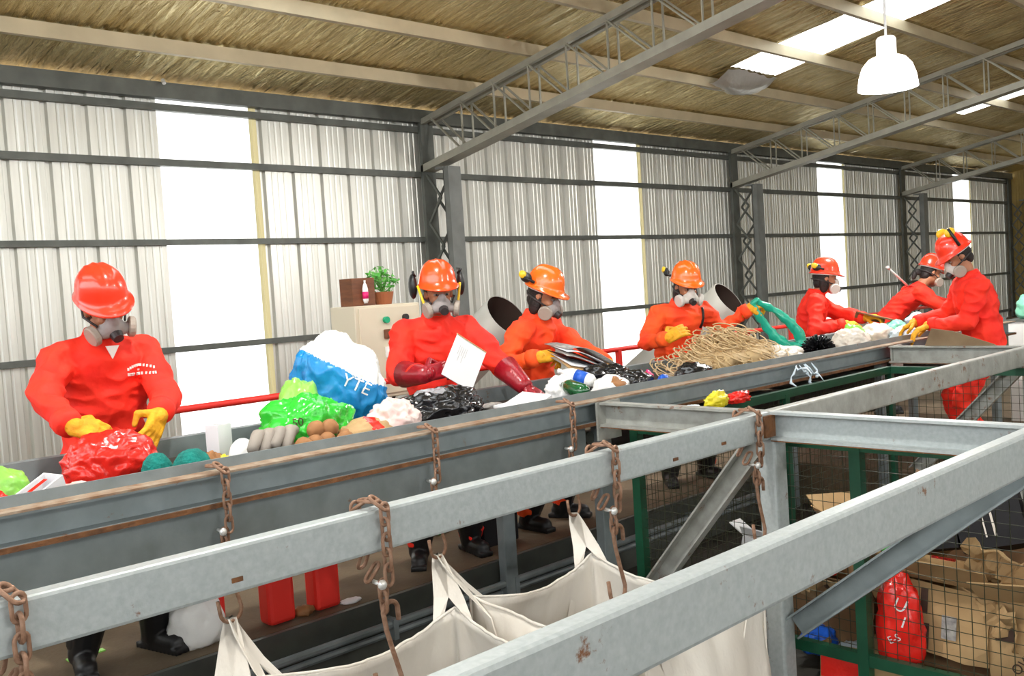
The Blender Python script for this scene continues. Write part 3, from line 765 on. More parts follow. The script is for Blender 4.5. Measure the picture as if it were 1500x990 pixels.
C('cream_bag', 'cream plastic bags right of the straw heap', 'bag', 6.02, 3.58, 0.55, 0.3, 0.15, 'pale_film', 27, sub=5, amp=0.35)
# shaggy black pompom
g = G(); rnd = random.Random(9)
for k in range(260):
    d = V((rnd.gauss(0, 1), rnd.gauss(0, 1), abs(rnd.gauss(0, 1)))).normalized()
    c = V((6.60, 3.60, 0.985)); e = c + V((d.x * 0.15, d.y * 0.13, d.z * 0.14))
    g.tube([c, c + (e - c) * 0.6 + V((0, 0, 0.01)), e], [0.006, 0.006, 0.003], 4)
o = recentre(g.build('black_tinsel', 'grey_film', None)); o.data.materials[0] = MATS['black_film']; tag(o, 'shaggy black shredded film clump beside the teal bag', 'film clump')
C('cream_bag', 'cream bag with green streak in front of the fifth worker', 'bag', 7.12, 3.60, 0.42, 0.3, 0.19, 'pale_film', 28, sub=5, amp=0.3)
C('lime_bag', 'lime green crumpled leaf-like bag before the fifth worker', 'bag', 7.40, 3.72, 0.28, 0.2, 0.21, 'lime_film', 29, amp=0.4)
C('pale_bag', 'pale beige plastic film right of the lime bag', 'bag', 7.92, 3.76, 0.45, 0.3, 0.18, 'pale_film', 30, amp=0.35)
C('pale_bag', 'ice blue plastic film near the belt edge', 'bag', 7.98, 3.56, 0.36, 0.22, 0.15, 'ice_film', 32, amp=0.35)
C('mint_bag', 'mint green film before the bending worker', 'bag', 8.50, 3.86, 0.30, 0.22, 0.17, 'mint_film', 33, amp=0.35)
C('packet', 'red and white packet near the end of the belt', 'packet', 8.52, 3.64, 0.22, 0.2, 0.14, 'red_film', 34, amp=0.3, mats=['white_plastic', 'red_film'], mfn=lambda c: 1 if c.x * c.x + (c.z - 0.09) ** 2 < 0.003 else 0)
C('clear_bag', 'clear greyish bag at the end of the belt by the two facing workers', 'bag', 9.15, 3.92, 0.34, 0.26, 0.20, 'ice_film', 35, amp=0.35)
C('pale_bag', 'white film bundle at the belt end under the facing workers', 'bag', 8.95, 3.62, 0.4, 0.3, 0.16, 'white_plastic', 36, amp=0.35)
# small dry waste along the belt
SC = [(1.30, 'leftmost worker'), (2.85, 'blue sack'), (3.30, 'worker in red gloves'), (3.62, 'white papers'), (4.25, 'newspaper sorter'), (5.1, 'straw heap'), (6.35, 'teal loop'), (6.85, 'black film clump'), (7.6, 'fifth worker'), (8.25, 'mint film')]
KC = [('pale_film', 'pale'), ('cardboard', 'tan'), ('newsprint', 'grey'), ('cardboard_dark', 'dark brown')]
for k, (x, wh) in enumerate(SC):
    for q in range(2):
        rr_ = random.Random(100 + k * 2 + q); mm, cn = KC[(k + q * 2 + 1) % 4]
        C('waste_scrap', cn + ' scrap lying loose on the belt near the ' + wh, 'scrap', x + rr_.uniform(-0.1, 0.1), 3.52 + 0.42 * q + rr_.uniform(-0.05, 0.05), rr_.uniform(0.09, 0.18), rr_.uniform(0.06, 0.12), rr_.uniform(0.02, 0.05), mm, 200 + k * 2 + q, amp=0.4, sub=3, group='loose scraps on the belt')

# cartons with print
def box_obj(name, label, cat, x, y, z, sx, sy, sz, m, rot=(0, 0, 0), group=None, flaps=True, prints=(), dent=0.0, seed=0):
    t = thing(name, label, cat, (x, y, z), group); t.rotation_euler = rot
    g = G(); th = 0.006
    g.box((-sx / 2, -sy / 2, 0), (sx / 2, sy / 2, th))
    g.box((-sx / 2, -sy / 2, th), (-sx / 2 + th, sy / 2, sz)); g.box((sx / 2 - th, -sy / 2, th), (sx / 2, sy / 2, sz))
    g.box((-sx / 2 + th, -sy / 2, th), (sx / 2 - th, -sy / 2 + th, sz)); g.box((-sx / 2 + th, sy / 2 - th, th), (sx / 2 - th, sy / 2, sz))
    me = bpy.data.meshes.new('carton_body'); me.from_pydata(g.v, [], g.f)
    bm = bmesh.new(); bm.from_mesh(me); bmesh.ops.subdivide_edges(bm, edges=bm.edges, cuts=3, use_grid_fill=True)
    for v in bm.verts: v.co += V((noise.noise(v.co * 5 + V((seed, 0, 0))), noise.noise(v.co * 5 + V((0, seed, 3))), noise.noise(v.co * 5 + V((5, 0, seed))))) * dent
    bm.to_mesh(me); bm.free(); me.materials.append(MATS[m])
    o = bpy.data.objects.new('carton_body', me); COL.objects.link(o); o.parent = t
    def child(gg, nm, mm):
        me_ = bpy.data.meshes.new(nm); me_.from_pydata(gg.v, [], gg.f); me_.materials.append(MATS[mm])
        o_ = bpy.data.objects.new(nm, me_); COL.objects.link(o_); o_.parent = t; return o_
    if flaps:
        for s, ang in ((1, 0.5), (-1, 0.9)):
            gg = G(); gg.box((-sx / 2, 0, 0), (sx / 2, sy * 0.45, th), mtx=Matrix.Translation((0, s * sy / 2, sz)) @ Matrix.Rotation(0 if s > 0 else PI, 4, 'Z') @ Matrix.Rotation(ang, 4, 'X')); child(gg, 'flap', m)
        gg = G(); gg.box((0, -sy / 2, 0), (sy * 0.4, sy / 2, th), mtx=Matrix.Translation((-sx / 2, 0, sz)) @ Matrix.Rotation(PI, 4, 'Z') @ Matrix.Rotation(-0.7, 4, 'Y')); child(gg, 'flap', m)
    for (face, a0, b0, a1, b1, pm) in prints:
        gg = G(); e = 0.0025 + dent * 0.55
        if face == 'x': gg.box((-sx / 2 - e, a0, b0), (-sx / 2 - e + 0.001, a1, b1))
        elif face == 'z': gg.box((a0, b0, sz + e), (a1, b1, sz + e + 0.001))
        else: gg.box((a0, -sy / 2 - e, b0), (a1, -sy / 2 - e + 0.001, b1))
        child(gg, 'print', pm)
    return t
def lettering(t, text, size, mtx, m):
    cu = bpy.data.curves.new('lettering', 'FONT'); cu.body = text; cu.size = size; cu.extrude = 0.0006; cu.align_x = 'CENTER'
    o = bpy.data.objects.new('tmp_text', cu); COL.objects.link(o)
    me = bpy.data.meshes.new_from_object(o.evaluated_get(bpy.context.evaluated_depsgraph_get()))
    bpy.data.objects.remove(o)
    me.materials.clear(); me.materials.append(MATS[m]); me.name = 'lettering'
    q = bpy.data.objects.new('lettering', me); COL.objects.link(q); q.parent = t; q.matrix_local = mtx
    return q
FX = Matrix.Rotation(-PI / 2, 4, 'Z') @ Matrix.Rotation(PI / 2, 4, 'X')      # text on a face looking towards -X
box_obj('white_carton', 'small white printed carton at the left end of the belt', 'carton', 1.05, 3.47, 0.965, 0.14, 0.08, 0.085, 'paper', (0.1, -0.35, 0.5), flaps=False, prints=(('y', -0.03, 0.02, 0.04, 0.035, 'red_film'), ('z', -0.05, -0.01, 0.03, 0.005, 'red_film')))
box_obj('milk_carton', 'upright white carton standing behind the foam ball', 'carton', 1.86, 3.80, 0.946, 0.075, 0.075, 0.165, 'paper', (0, 0, 0.3), flaps=False)
BXS = 'cartons inside the green cage'
c = box_obj('cardboard_box', 'large open brown cardboard box with red and dark print against the cage mesh', 'box', 4.24, 1.71, -0.10, 0.42, 0.37, 0.31, 'cardboard', (0.05, 0.10, 0.08), BXS, True,
        [('x', 0.13, 0.17, 0.16, 0.28, 'print_dark'), ('x', 0.13, 0.02, 0.16, 0.13, 'print_dark'), ('x', 0.06, 0.17, 0.09, 0.28, 'print_dark'), ('x', 0.05, 0.02, 0.09, 0.13, 'print_dark'), ('x', -0.06, 0.08, 0.0, 0.18, 'newsprint')], 0.032, 1)
c = box_obj('cardboard_box', 'brown cardboard box with slanted dark lettering in the lower right corner', 'box', 4.23, 1.31, -0.16, 0.38, 0.35, 0.36, 'cardboard', (-0.12, 0.05, -0.06), BXS, True, [('x', 0.05, 0.20, 0.13, 0.26, 'print_dark')], 0.022, 2)
lettering(c, 'OVERNY', 0.055, Matrix.Translation((-0.212, -0.02, 0.14)) @ FX @ Matrix.Rotation(0.75, 4, 'Z'), 'print_dark')
box_obj('cardboard_box', 'crushed pale cardboard box with red marks lying on top of the open box', 'box', 4.18, 1.74, 0.225, 0.30, 0.34, 0.06, 'cardboard', (0.12, 0.2, 0.3), BXS, False, [('z', -0.06, -0.05, 0.06, 0.05, 'red_film')], 0.02, 3)
box_obj('cardboard_box', 'tilted brown box between the black boxes and the open box', 'box', 4.20, 1.46, 0.22, 0.2, 0.20, 0.09, 'cardboard', (0.4, 0.2, 0.6), BXS, False, [], 0.02, 4)
c = box_obj('black_box', 'upper black glossy carton with white edge leaning in the cage', 'box', 4.55, 1.36, 0.37, 0.10, 0.44, 0.32, 'black_card', (0.25, 0.2, -0.1), 'black cartons in the cage', False, [('x', 0.17, 0.02, 0.205, 0.33, 'white_plastic'), ('x', -0.2, 0.325, 0.2, 0.335, 'pale_film')], 0.008, 5)
c = box_obj('black_box', 'middle black glossy carton with open flap and pale print', 'box', 4.42, 1.58, 0.31, 0.12, 0.28, 0.26, 'black_card', (-0.3, 0.35, 0.1), 'black cartons in the cage', True, [('x', -0.02, 0.05, -0.01, 0.24, 'pale_film'), ('x', 0.02, 0.05, 0.027, 0.24, 'pale_film')], 0.008, 6)
c = box_obj('black_box', 'left black glossy carton with fine print below the brace', 'box', 4.40, 1.84, 0.27, 0.10, 0.22, 0.22, 'black_card', (-0.2, 0.3, 0.0), 'black cartons in the cage', False, [('x', 0.04, 0.05, 0.048, 0.2, 'newsprint'), ('x', 0.0, 0.05, 0.008, 0.2, 'newsprint')], 0.008, 7)
box_obj('cardboard_box', 'dark brown box low behind the red packet', 'box', 4.30, 2.30, -0.2, 0.4, 0.4, 0.28, 'cardboard_dark', (0.1, 0, 0.2), BXS, True, [], 0.02, 8)
box_obj('cardboard_box', 'brown box half seen behind the galvanised post', 'box', 4.55, 2.22, 0.02, 0.36, 0.44, 0.22, 'cardboard', (0.2, 0.1, -0.3), BXS, True, [], 0.02, 9)
box_obj('cardboard_box', 'orange brown carton with red side at the bottom of the cage', 'box', 4.06, 2.02, -0.28, 0.26, 0.40, 0.17, 'cardboard', (0.0, 0.1, 0.15), BXS, False, [('x', 0.02, 0.02, 0.19, 0.13, 'red_film')], 0.015, 10)
box_obj('cardboard_box', 'brown carton deep in the cage behind the black boxes', 'box', 5.2, 1.7, 0.0, 0.5, 0.6, 0.35, 'cardboard_dark', (0, 0.1, 0.4), BXS, True, [], 0.02, 11)
box_obj('cardboard_box', 'brown carton deep in the cage near its right side', 'box', 5.1, 0.9, 0.0, 0.5, 0.5, 0.45, 'cardboard', (0, -0.1, -0.3), BXS, True, [], 0.02, 12)
box_obj('cardboard_box', 'flat brown carton at the far end of the cage floor', 'box', 5.9, 2.0, -0.3, 0.6, 0.7, 0.3, 'cardboard_dark', (0, 0, 0.2), BXS, True, [], 0.02, 13)
box_obj('white_carton', 'torn white carton behind the mesh at the left of the cage', 'carton', 4.12, 2.62, 0.06, 0.14, 0.20, 0.22, 'paper', (0.15, 0.1, 0.2), None, True, [], 0.012, 14)
C('waste_heap', 'mixed dark waste heaped on the floor of the cage', 'waste', 5.0, 1.7, 1.9, 2.4, 0.32, 'cardboard_dark', 61, z=-0.35, amp=0.3, group='waste in the cage', sub=5, freq=4)
rp = C('red_packet', 'red plastic packet with white lettering hanging against the cage mesh', 'packet', 3.945, 1.83, 0.10, 0.22, 0.40, 'red_film', 62, z=-0.10, amp=0.30, group='waste in the cage', rot=0.1)
def torn_sheet(label, x, y, z, sx, sy, rot, seed, m='cardboard'):
    g = G(); n = 10; vs = []
    for i in range(n + 1):
        for k in range(n + 1):
            u, q = i / n - 0.5, k / n - 0.5
            ed = 1 + 0.22 * noise.noise(V((u * 5 + seed, q * 5, 2)))
            vs.append(V((u * sx * ed, q * sy * ed, 0.35 * sx * abs(u) + 0.07 * noise.noise(V((u * 4, q * 4 + seed, 1))))))
    g.add(vs, [(i * (n + 1) + k, (i + 1) * (n + 1) + k, (i + 1) * (n + 1) + k + 1, i * (n + 1) + k + 1) for i in range(n) for k in range(n)])
    o = g.build('cardboard_sheet', m, None); o.location = (x, y, z); o.rotation_euler = rot
    md = o.modifiers.new('s', 'SOLIDIFY'); md.thickness = 0.005
    tag(o, label, 'cardboard', 'torn cardboard in the cage')
torn_sheet('torn bent cardboard sheet standing on the open box, pointed upper edge', 4.12, 1.52, 0.27, 0.26, 0.22, (0.5, 0.9, 0.2), 3)
torn_sheet('torn cardboard sheet tucked before the lettered box', 4.05, 1.49, 0.06, 0.24, 0.20, (0.3, 1.3, -0.1), 8)
torn_sheet('torn cardboard sheet lying low behind the galvanised post', 4.10, 2.22, 0.06, 0.3, 0.26, (0.1, 0.4, 0.5), 13)
torn_sheet('dark torn cardboard sheet below the diagonal brace', 4.15, 2.02, 0.22, 0.34, 0.3, (0.2, 0.5, -0.4), 17, 'cardboard_dark')
CP = [('green_film', 4.22, 1.98, 0.26, 'green scrap above the red packet in the cage'), ('white_plastic', 4.5, 1.22, 0.26, 'white crumpled film at the right side of the cage'), ('blue_print', 4.05, 2.28, -0.2, 'blue and white wrapper at the bottom left of the cage'),
      ('ice_film', 4.08, 2.12, -0.26, 'pale wrapper at the bottom of the cage behind the rail'), ('red_film', 4.25, 2.35, 0.12, 'red scrap behind the galvanised post'), ('cardboard', 4.3, 2.5, 0.0, 'brown paper ball behind the galvanised post'),
      ('grey_film', 4.5, 2.7, -0.1, 'grey film on the cage floor left of the post'), ('yellow_film', 4.9, 2.4, 0.0, 'yellow scrap deep in the cage')]
for k, (mm, x, y, z, lb) in enumerate(CP):
    C('wrapper', lb, 'wrapper', x, y, 0.2, 0.2, 0.13, mm, 70 + k, z=z, amp=0.4, group='waste in the cage')
C('yellow_wrapper', 'yellow plastic wrapper on the ledge below the belt past the cross beam', 'wrapper', 4.52, 3.10, 0.24, 0.10, 0.10, 'yellow_film', 80, z=0.866, amp=0.75, group='wrappers on the cage top')
C('red_wrapper', 'orange red wrapper beside the yellow one below the belt', 'wrapper', 4.74, 3.10, 0.22, 0.1, 0.07, 'red_film', 81, z=0.866, amp=0.7, group='wrappers on the cage top')
C('grey_wrapper', 'grey white wrapper left of the yellow one below the belt', 'wrapper', 4.26, 3.10, 0.20, 0.1, 0.05, 'ice_film', 82, z=0.866, amp=0.4, group='wrappers on the cage top')
# film shreds caught on the channel past the cross beam
g = G(); rnd = random.Random(3)
for k in range(6):
    x = 5.75 + rnd.uniform(-0.22, 0.10); z = 0.99
    P = [V((x, 3.225, z))]
    for i in range(5): P.append(P[-1] + V((rnd.uniform(-0.05, 0.05), rnd.uniform(-0.02, 0.0), -rnd.uniform(-0.01, 0.05))))
    g.tube(P, [0.003, 0.009, 0.003, 0.011, 0.004, 0.002], 5)
tag(recentre(g.build('film_shred', 'ice_film', None, smooth=True)), 'shreds of pale film hanging from the conveyor edge', 'film')

# ------------------------------------------------------------------ things behind the conveyor
cb = thing('control_cabinet', 'cream electrical control cabinet with buttons behind the second worker', 'cabinet', (4.2, 5.95, 0.0))
g = G(); g.box((3.96, 5.8, 0.86), (4.56, 6.12, 1.555)); g.build('cabinet_body', 'cream_paint', cb, bevel=0.008)
g = G(); g.box((3.99, 5.788, 0.89), (4.53, 5.799, 1.535)); dr = g.build('door', 'cream_paint', cb, bevel=0.003)
def disc(x, z, r, y0, y1, nm, mm, par):
    g = G(); g.tube([(x, y0, z), (x, y1, z)], r, 16); return g.build(nm, mm, par)
disc(4.22, 1.44, 0.025, 5.76, 5.787, 'push_button', 'button_green', dr)
disc(4.40, 1.45, 0.024, 5.76, 5.787, 'push_button', 'black_plastic', dr)
g = G(); g.box((4.195, 5.765, 1.30), (4.255, 5.787, 1.37)); g.build('switch', 'wood_brown', dr, bevel=0.006)
g = G(); g.box((4.20, 5.775, 1.16), (4.25, 5.787, 1.24)); g.build('socket', 'white_plastic', dr)
for a, b in (((4.0, 5.82, 0), (4.5, 5.82, 0.86)), ((4.5, 5.82, 0), (4.0, 5.82, 0.86)), ((4.0, 6.1, 0), (4.5, 6.1, 0.86)), ((4.5, 6.1, 0), (4.0, 6.1, 0.86))):
    g = G(); g.tube([a, b], 0.014, 8); g.build('stand_leg', 'black_plastic', cb)
pb = thing('planter_box', 'brown wooden box on top of the control cabinet', 'box', (4.08, 5.92, 1.555))
for (a, b) in (((3.98, 5.84, 1.555), (4.18, 5.86, 1.76)), ((3.98, 5.98, 1.555), (4.18, 6.0, 1.76)), ((3.98, 5.86, 1.555), (4.0, 5.98, 1.76)), ((4.16, 5.86, 1.555), (4.18, 5.98, 1.76))):
    g = G(); g.box(a, b); g.build('board', 'wood_brown', pb)
bottle('spray_bottle', 'small white bottle with red label in front of the wooden box', 4.08, 5.80 + 0.02, 1.572, 0.17, 0.022, 'white_plastic', 'pink_hot', (0, 0, 1))
pp = thing('potted_plant', 'leafy green plant in a terracotta pot on the control cabinet', 'plant', (4.32, 5.93, 1.555))
g = G(); g.tube([(4.32, 5.93, 1.555), (4.32, 5.93, 1.62), (4.32, 5.93, 1.65)], [0.06, 0.075, 0.08], 18); g.build('pot', 'terracotta', pp)
g = G(); rnd = random.Random(5); gs = G()
for k in range(170):
    d = V((rnd.gauss(0, 1), rnd.gauss(0, 1), rnd.gauss(0.3, 0.9))).normalized(); r = rnd.uniform(0.05, 0.125)
    c = V((4.31, 5.93, 1.73)) + V((d.x * r * 1.15, d.y * r, d.z * r * 0.95))
    s = rnd.uniform(0.016, 0.03); a = V((rnd.gauss(0, 1), rnd.gauss(0, 1), rnd.gauss(0, 1))).normalized(); b = a.cross(d).normalized()
    g.add([c - a * s, c + b * s * 0.5 + d * 0.004, c + a * s, c - b * s * 0.5 + d * 0.004], [(0, 1, 2), (0, 2, 3)])
    if k % 8 == 0: gs.tube([(4.32, 5.93, 1.64), c], 0.003, 4)
g.build('foliage', 'leaf', pp); gs.build('stem', 'leaf', pp)

# red handrail
rl = thing('red_handrail', 'red tubular handrail behind the row of workers', 'handrail', (6, 5.15, 0))
g = G(); g.tube([(1.7, 5.15, 1.05), (13.2, 5.15, 1.05)], 0.02, 10); g.build('top_rail', 'red_paint', rl, smooth=True)
g = G(); g.tube([(1.7, 5.15, 0.55), (13.2, 5.15, 0.55)], 0.016, 10); g.build('mid_rail', 'red_paint', rl, smooth=True)
for x in (1.9, 3.95, 6.12, 8.9, 11.1, 13.1):
    g = G(); g.box((x - 0.02, 5.13, 0), (x + 0.02, 5.17, 1.05)); g.build('rail_post', 'red_paint', rl)
g = G(); g.box((7.75, 5.16, 0.72), (8.15, 5.19, 1.04)); g.build('red_panel', 'red_paint', rl)

# slanted ducts with open ends
def duct(ex, ey, ez, label):
    d = V((0.10, -0.74, 0.55)).normalized(); e = V((ex, ey, ez)); b = e - d * 1.55
    t = thing('waste_chute', label, 'chute', (b.x, b.y, 0), 'slanted round chutes')
    a1 = d.cross(V((0, 0, 1))).normalized(); a2 = d.cross(a1); n = 28; R = 0.205
    def ring(p, r): return [p + (a1 * math.cos(2 * PI * k / n) + a2 * math.sin(2 * PI * k / n)) * r for k in range(n)]
    g = G(); g.rings([ring(b, R), ring(e, R), ring(e, R - 0.008)], caps=False); g.build('chute_pipe', 'duct_grey', t, smooth=True)
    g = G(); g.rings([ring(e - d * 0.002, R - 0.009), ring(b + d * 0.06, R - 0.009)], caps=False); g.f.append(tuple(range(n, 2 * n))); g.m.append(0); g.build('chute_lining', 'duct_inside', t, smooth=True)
    m_ = b + d * 0.35
    g = G(); g.box((b.x - 0.15, b.y - 0.12, 0), (b.x + 0.22, b.y + 0.12, max(0.12, b.z - 0.05))); g.build('chute_base', 'duct_grey', t)
duct(5.25, 5.55, 1.40, 'grey slanted chute with dark round mouth between the second and third workers')
duct(8.40, 5.55, 1.37, 'grey slanted chute with dark round mouth right of the worker with the teal bag')

# under the conveyor on the platform edge
def canister(x, y, label):
    t = thing('red_canister', label, 'canister', (x, y, 0.0), 'red canisters')
    g = G(); g.box((x - 0.075, y - 0.06, 0.0), (x + 0.075, y + 0.06, 0.27)); g.build('canister_body', 'red_paint', t, bevel=0.022)
    g = G(); g.tube([(x, y, 0.265), (x, y, 0.31)], 0.028, 12); g.build('canister_cap', 'black_plastic', t)
canister(2.36, 4.33, 'left red plastic canister under the conveyor'); canister(2.63, 4.33, 'right red plastic canister under the conveyor'); canister(2.02, 4.40, 'red plastic canister behind the white bag strap')
C('white_bag', 'white carrier bag on the floor beside the leftmost worker boots', 'bag', 1.95, 4.38, 0.30, 0.22, 0.27, 'white_plastic', 90, z=0.0, amp=0.2, group='litter on the platform')
C('paper_scrap', 'white paper scrap on the floor by the right red canister', 'paper', 2.76, 4.27, 0.13, 0.09, 0.02, 'paper', 91, z=0.0, amp=0.3, sub=3, group='litter on the platform')
C('litter', 'brown litter between the red canisters', 'litter', 2.50, 4.31, 0.12, 0.1, 0.05, 'tuber', 92, z=0.0, amp=0.5, sub=3, group='litter on the platform')
C('green_litter', 'green litter on the floor between the second and third workers', 'litter', 3.95, 5.0, 0.2, 0.15, 0.08, 'green_film', 93, z=0.0, amp=0.5, sub=3, group='litter on the platform')
C('pink_bundle', 'hot pink bundle beyond the left bulk bag', 'bundle', 2.32, 3.85, 0.3, 0.2, 0.14, 'pink_hot', 94, z=-0.35, amp=0.3, group='waste in the pit')
g = G(); g.box((3.86, 4.42, 0.0), (4.16, 4.62, 0.34)); tag(recentre(g.build('dark_crate', 'black_card', None, bevel=0.01)), 'dark brown crate on the platform under the belt', 'crate')
g = G(); g.box((1.45, 4.66, 0.0), (1.62, 4.70, 0.006), mtx=Matrix.Identity(4)); tag(recentre(g.build('paper_strip', 'lime_film', None)), 'pale green strip lying on the floor behind the left boot', 'strip')

# tilted plate at the far cross beam
g = G(); g.add([(7.04, 2.98, 0.999), (7.04, 2.93, 1.125), (7.04, 2.78, 1.105), (7.04, 2.50, 1.01), (7.04, 2.48, 0.999)], [(0, 1, 2, 3, 4)])
o = g.build('chute_plate', 'plate_brown', None); md = o.modifiers.new('s', 'SOLIDIFY'); md.thickness = 0.012
recentre(o); tag(o, 'brown steel side plate standing on the far cross beam', 'plate')

# bin with teal bags at the right edge
bn = thing('waste_bin', 'black bin with white corner at the right edge', 'bin', (10.3, 3.2, 0))
g = G(); g.box((10.0, 2.75, 0.0), (11.0, 3.40, 0.98)); g.build('bin_body', 'black_plastic', bn, bevel=0.02)
g = G(); g.box((9.985, 3.25, 0.0), (10.0, 3.41, 0.98)); g.build('bin_corner', 'white_plastic', bn)
g = G(); g.box((9.97, 2.73, 0.98), (11.02, 3.43, 1.0)); g.build('bin_rim', 'dark_steel', bn)
C('teal_bag', 'left mint green bag heaped on the black bin', 'bag', 10.2, 3.24, 0.36, 0.32, 0.26, 'mint_film', 95, z=1.0, amp=0.3, group='bags on the black bin')
C('teal_bag', 'upper teal bag heaped on the black bin', 'bag', 10.45, 3.12, 0.5, 0.5, 0.34, 'teal_film', 96, z=1.0, amp=0.3, group='bags on the black bin')
C('white_bag', 'white bag heaped on the black bin at the right edge', 'bag', 10.15, 2.92, 0.3, 0.3, 0.22, 'white_plastic', 97, z=1.0, amp=0.3, group='bags on the black bin')

# ------------------------------------------------------------------ people
def ik(S, T, a, b, pole):
    S, T, pole = V(S), V(T), V(pole)
    d = T - S; L = d.length
    if L > (a + b) * 0.995:
        T = S + d * ((a + b) * 0.995 / L); d = T - S; L = d.length
    u = d / L
    x = (a * a - b * b + L * L) / (2 * L)
    h = math.sqrt(max(0.0, a * a - x * x))
    pv = (pole - S); pv = pv - u * pv.dot(u)
    pv = pv.normalized() if pv.length > 1e-4 else V((0, 0, -1))
    return S + u * x + pv * h, T
def glove(parent, wrist, direc, back, side, curl, spread, m, fore, cuff=0.05, size=1.18):
    """five-fingered gloved hand. direc: wrist->fingers, back: back-of-hand normal, side: +1 thumb on the +y side"""
    x = V(direc).normalized(); z = V(back); z = (z - x * z.dot(x)).normalized(); y = z.cross(x) * side
    W = V(wrist)
    def P(a, b, c): return W + (x * a + y * b + z * c) * size
    g = G()
    g.capsule(W - fore * cuff, P(0.018, 0, 0), 0.036 * size, 0.033 * size)
    for b in (-0.028, -0.010, 0.010, 0.028): g.capsule(P(0.015, b * 0.75, 0), P(0.085, b, 0), 0.018 * size, 0.0155 * size)
    lens = (0.030, 0.036, 0.039, 0.034)
    for i, b in enumerate((-0.030, -0.0105, 0.0105, 0.030)):
        L = lens[i]; an = curl * (0.75 + 0.08 * i); sp = spread * (i - 1.5) * 0.16
        p = P(0.088, b, 0.0); cur = an * 0.8
        for sgm in range(3):
            dv = (x * math.cos(cur) - z * math.sin(cur)) * math.cos(sp) + y * math.sin(sp)
            q = p + dv * L * (1.15 - 0.18 * sgm) * size
            g.capsule(p, q, (0.0115 - 0.0008 * sgm) * size, (0.0108 - 0.0010 * sgm) * size, 8)
            p = q; cur += an * 0.75
    a = P(0.022, 0.028, -0.008); b_ = P(0.052, 0.060 + 0.012 * spread, -0.022 - 0.012 * curl); c_ = P(0.086, 0.062 - 0.018 * curl, -0.034 - 0.016 * curl)
    g.capsule(a, b_, 0.0165 * size, 0.0135 * size, 8); g.capsule(b_, c_, 0.0130 * size, 0.0105 * size, 8)
    return remesh(g, 'glove', parent, [m], 0.0048, 3)
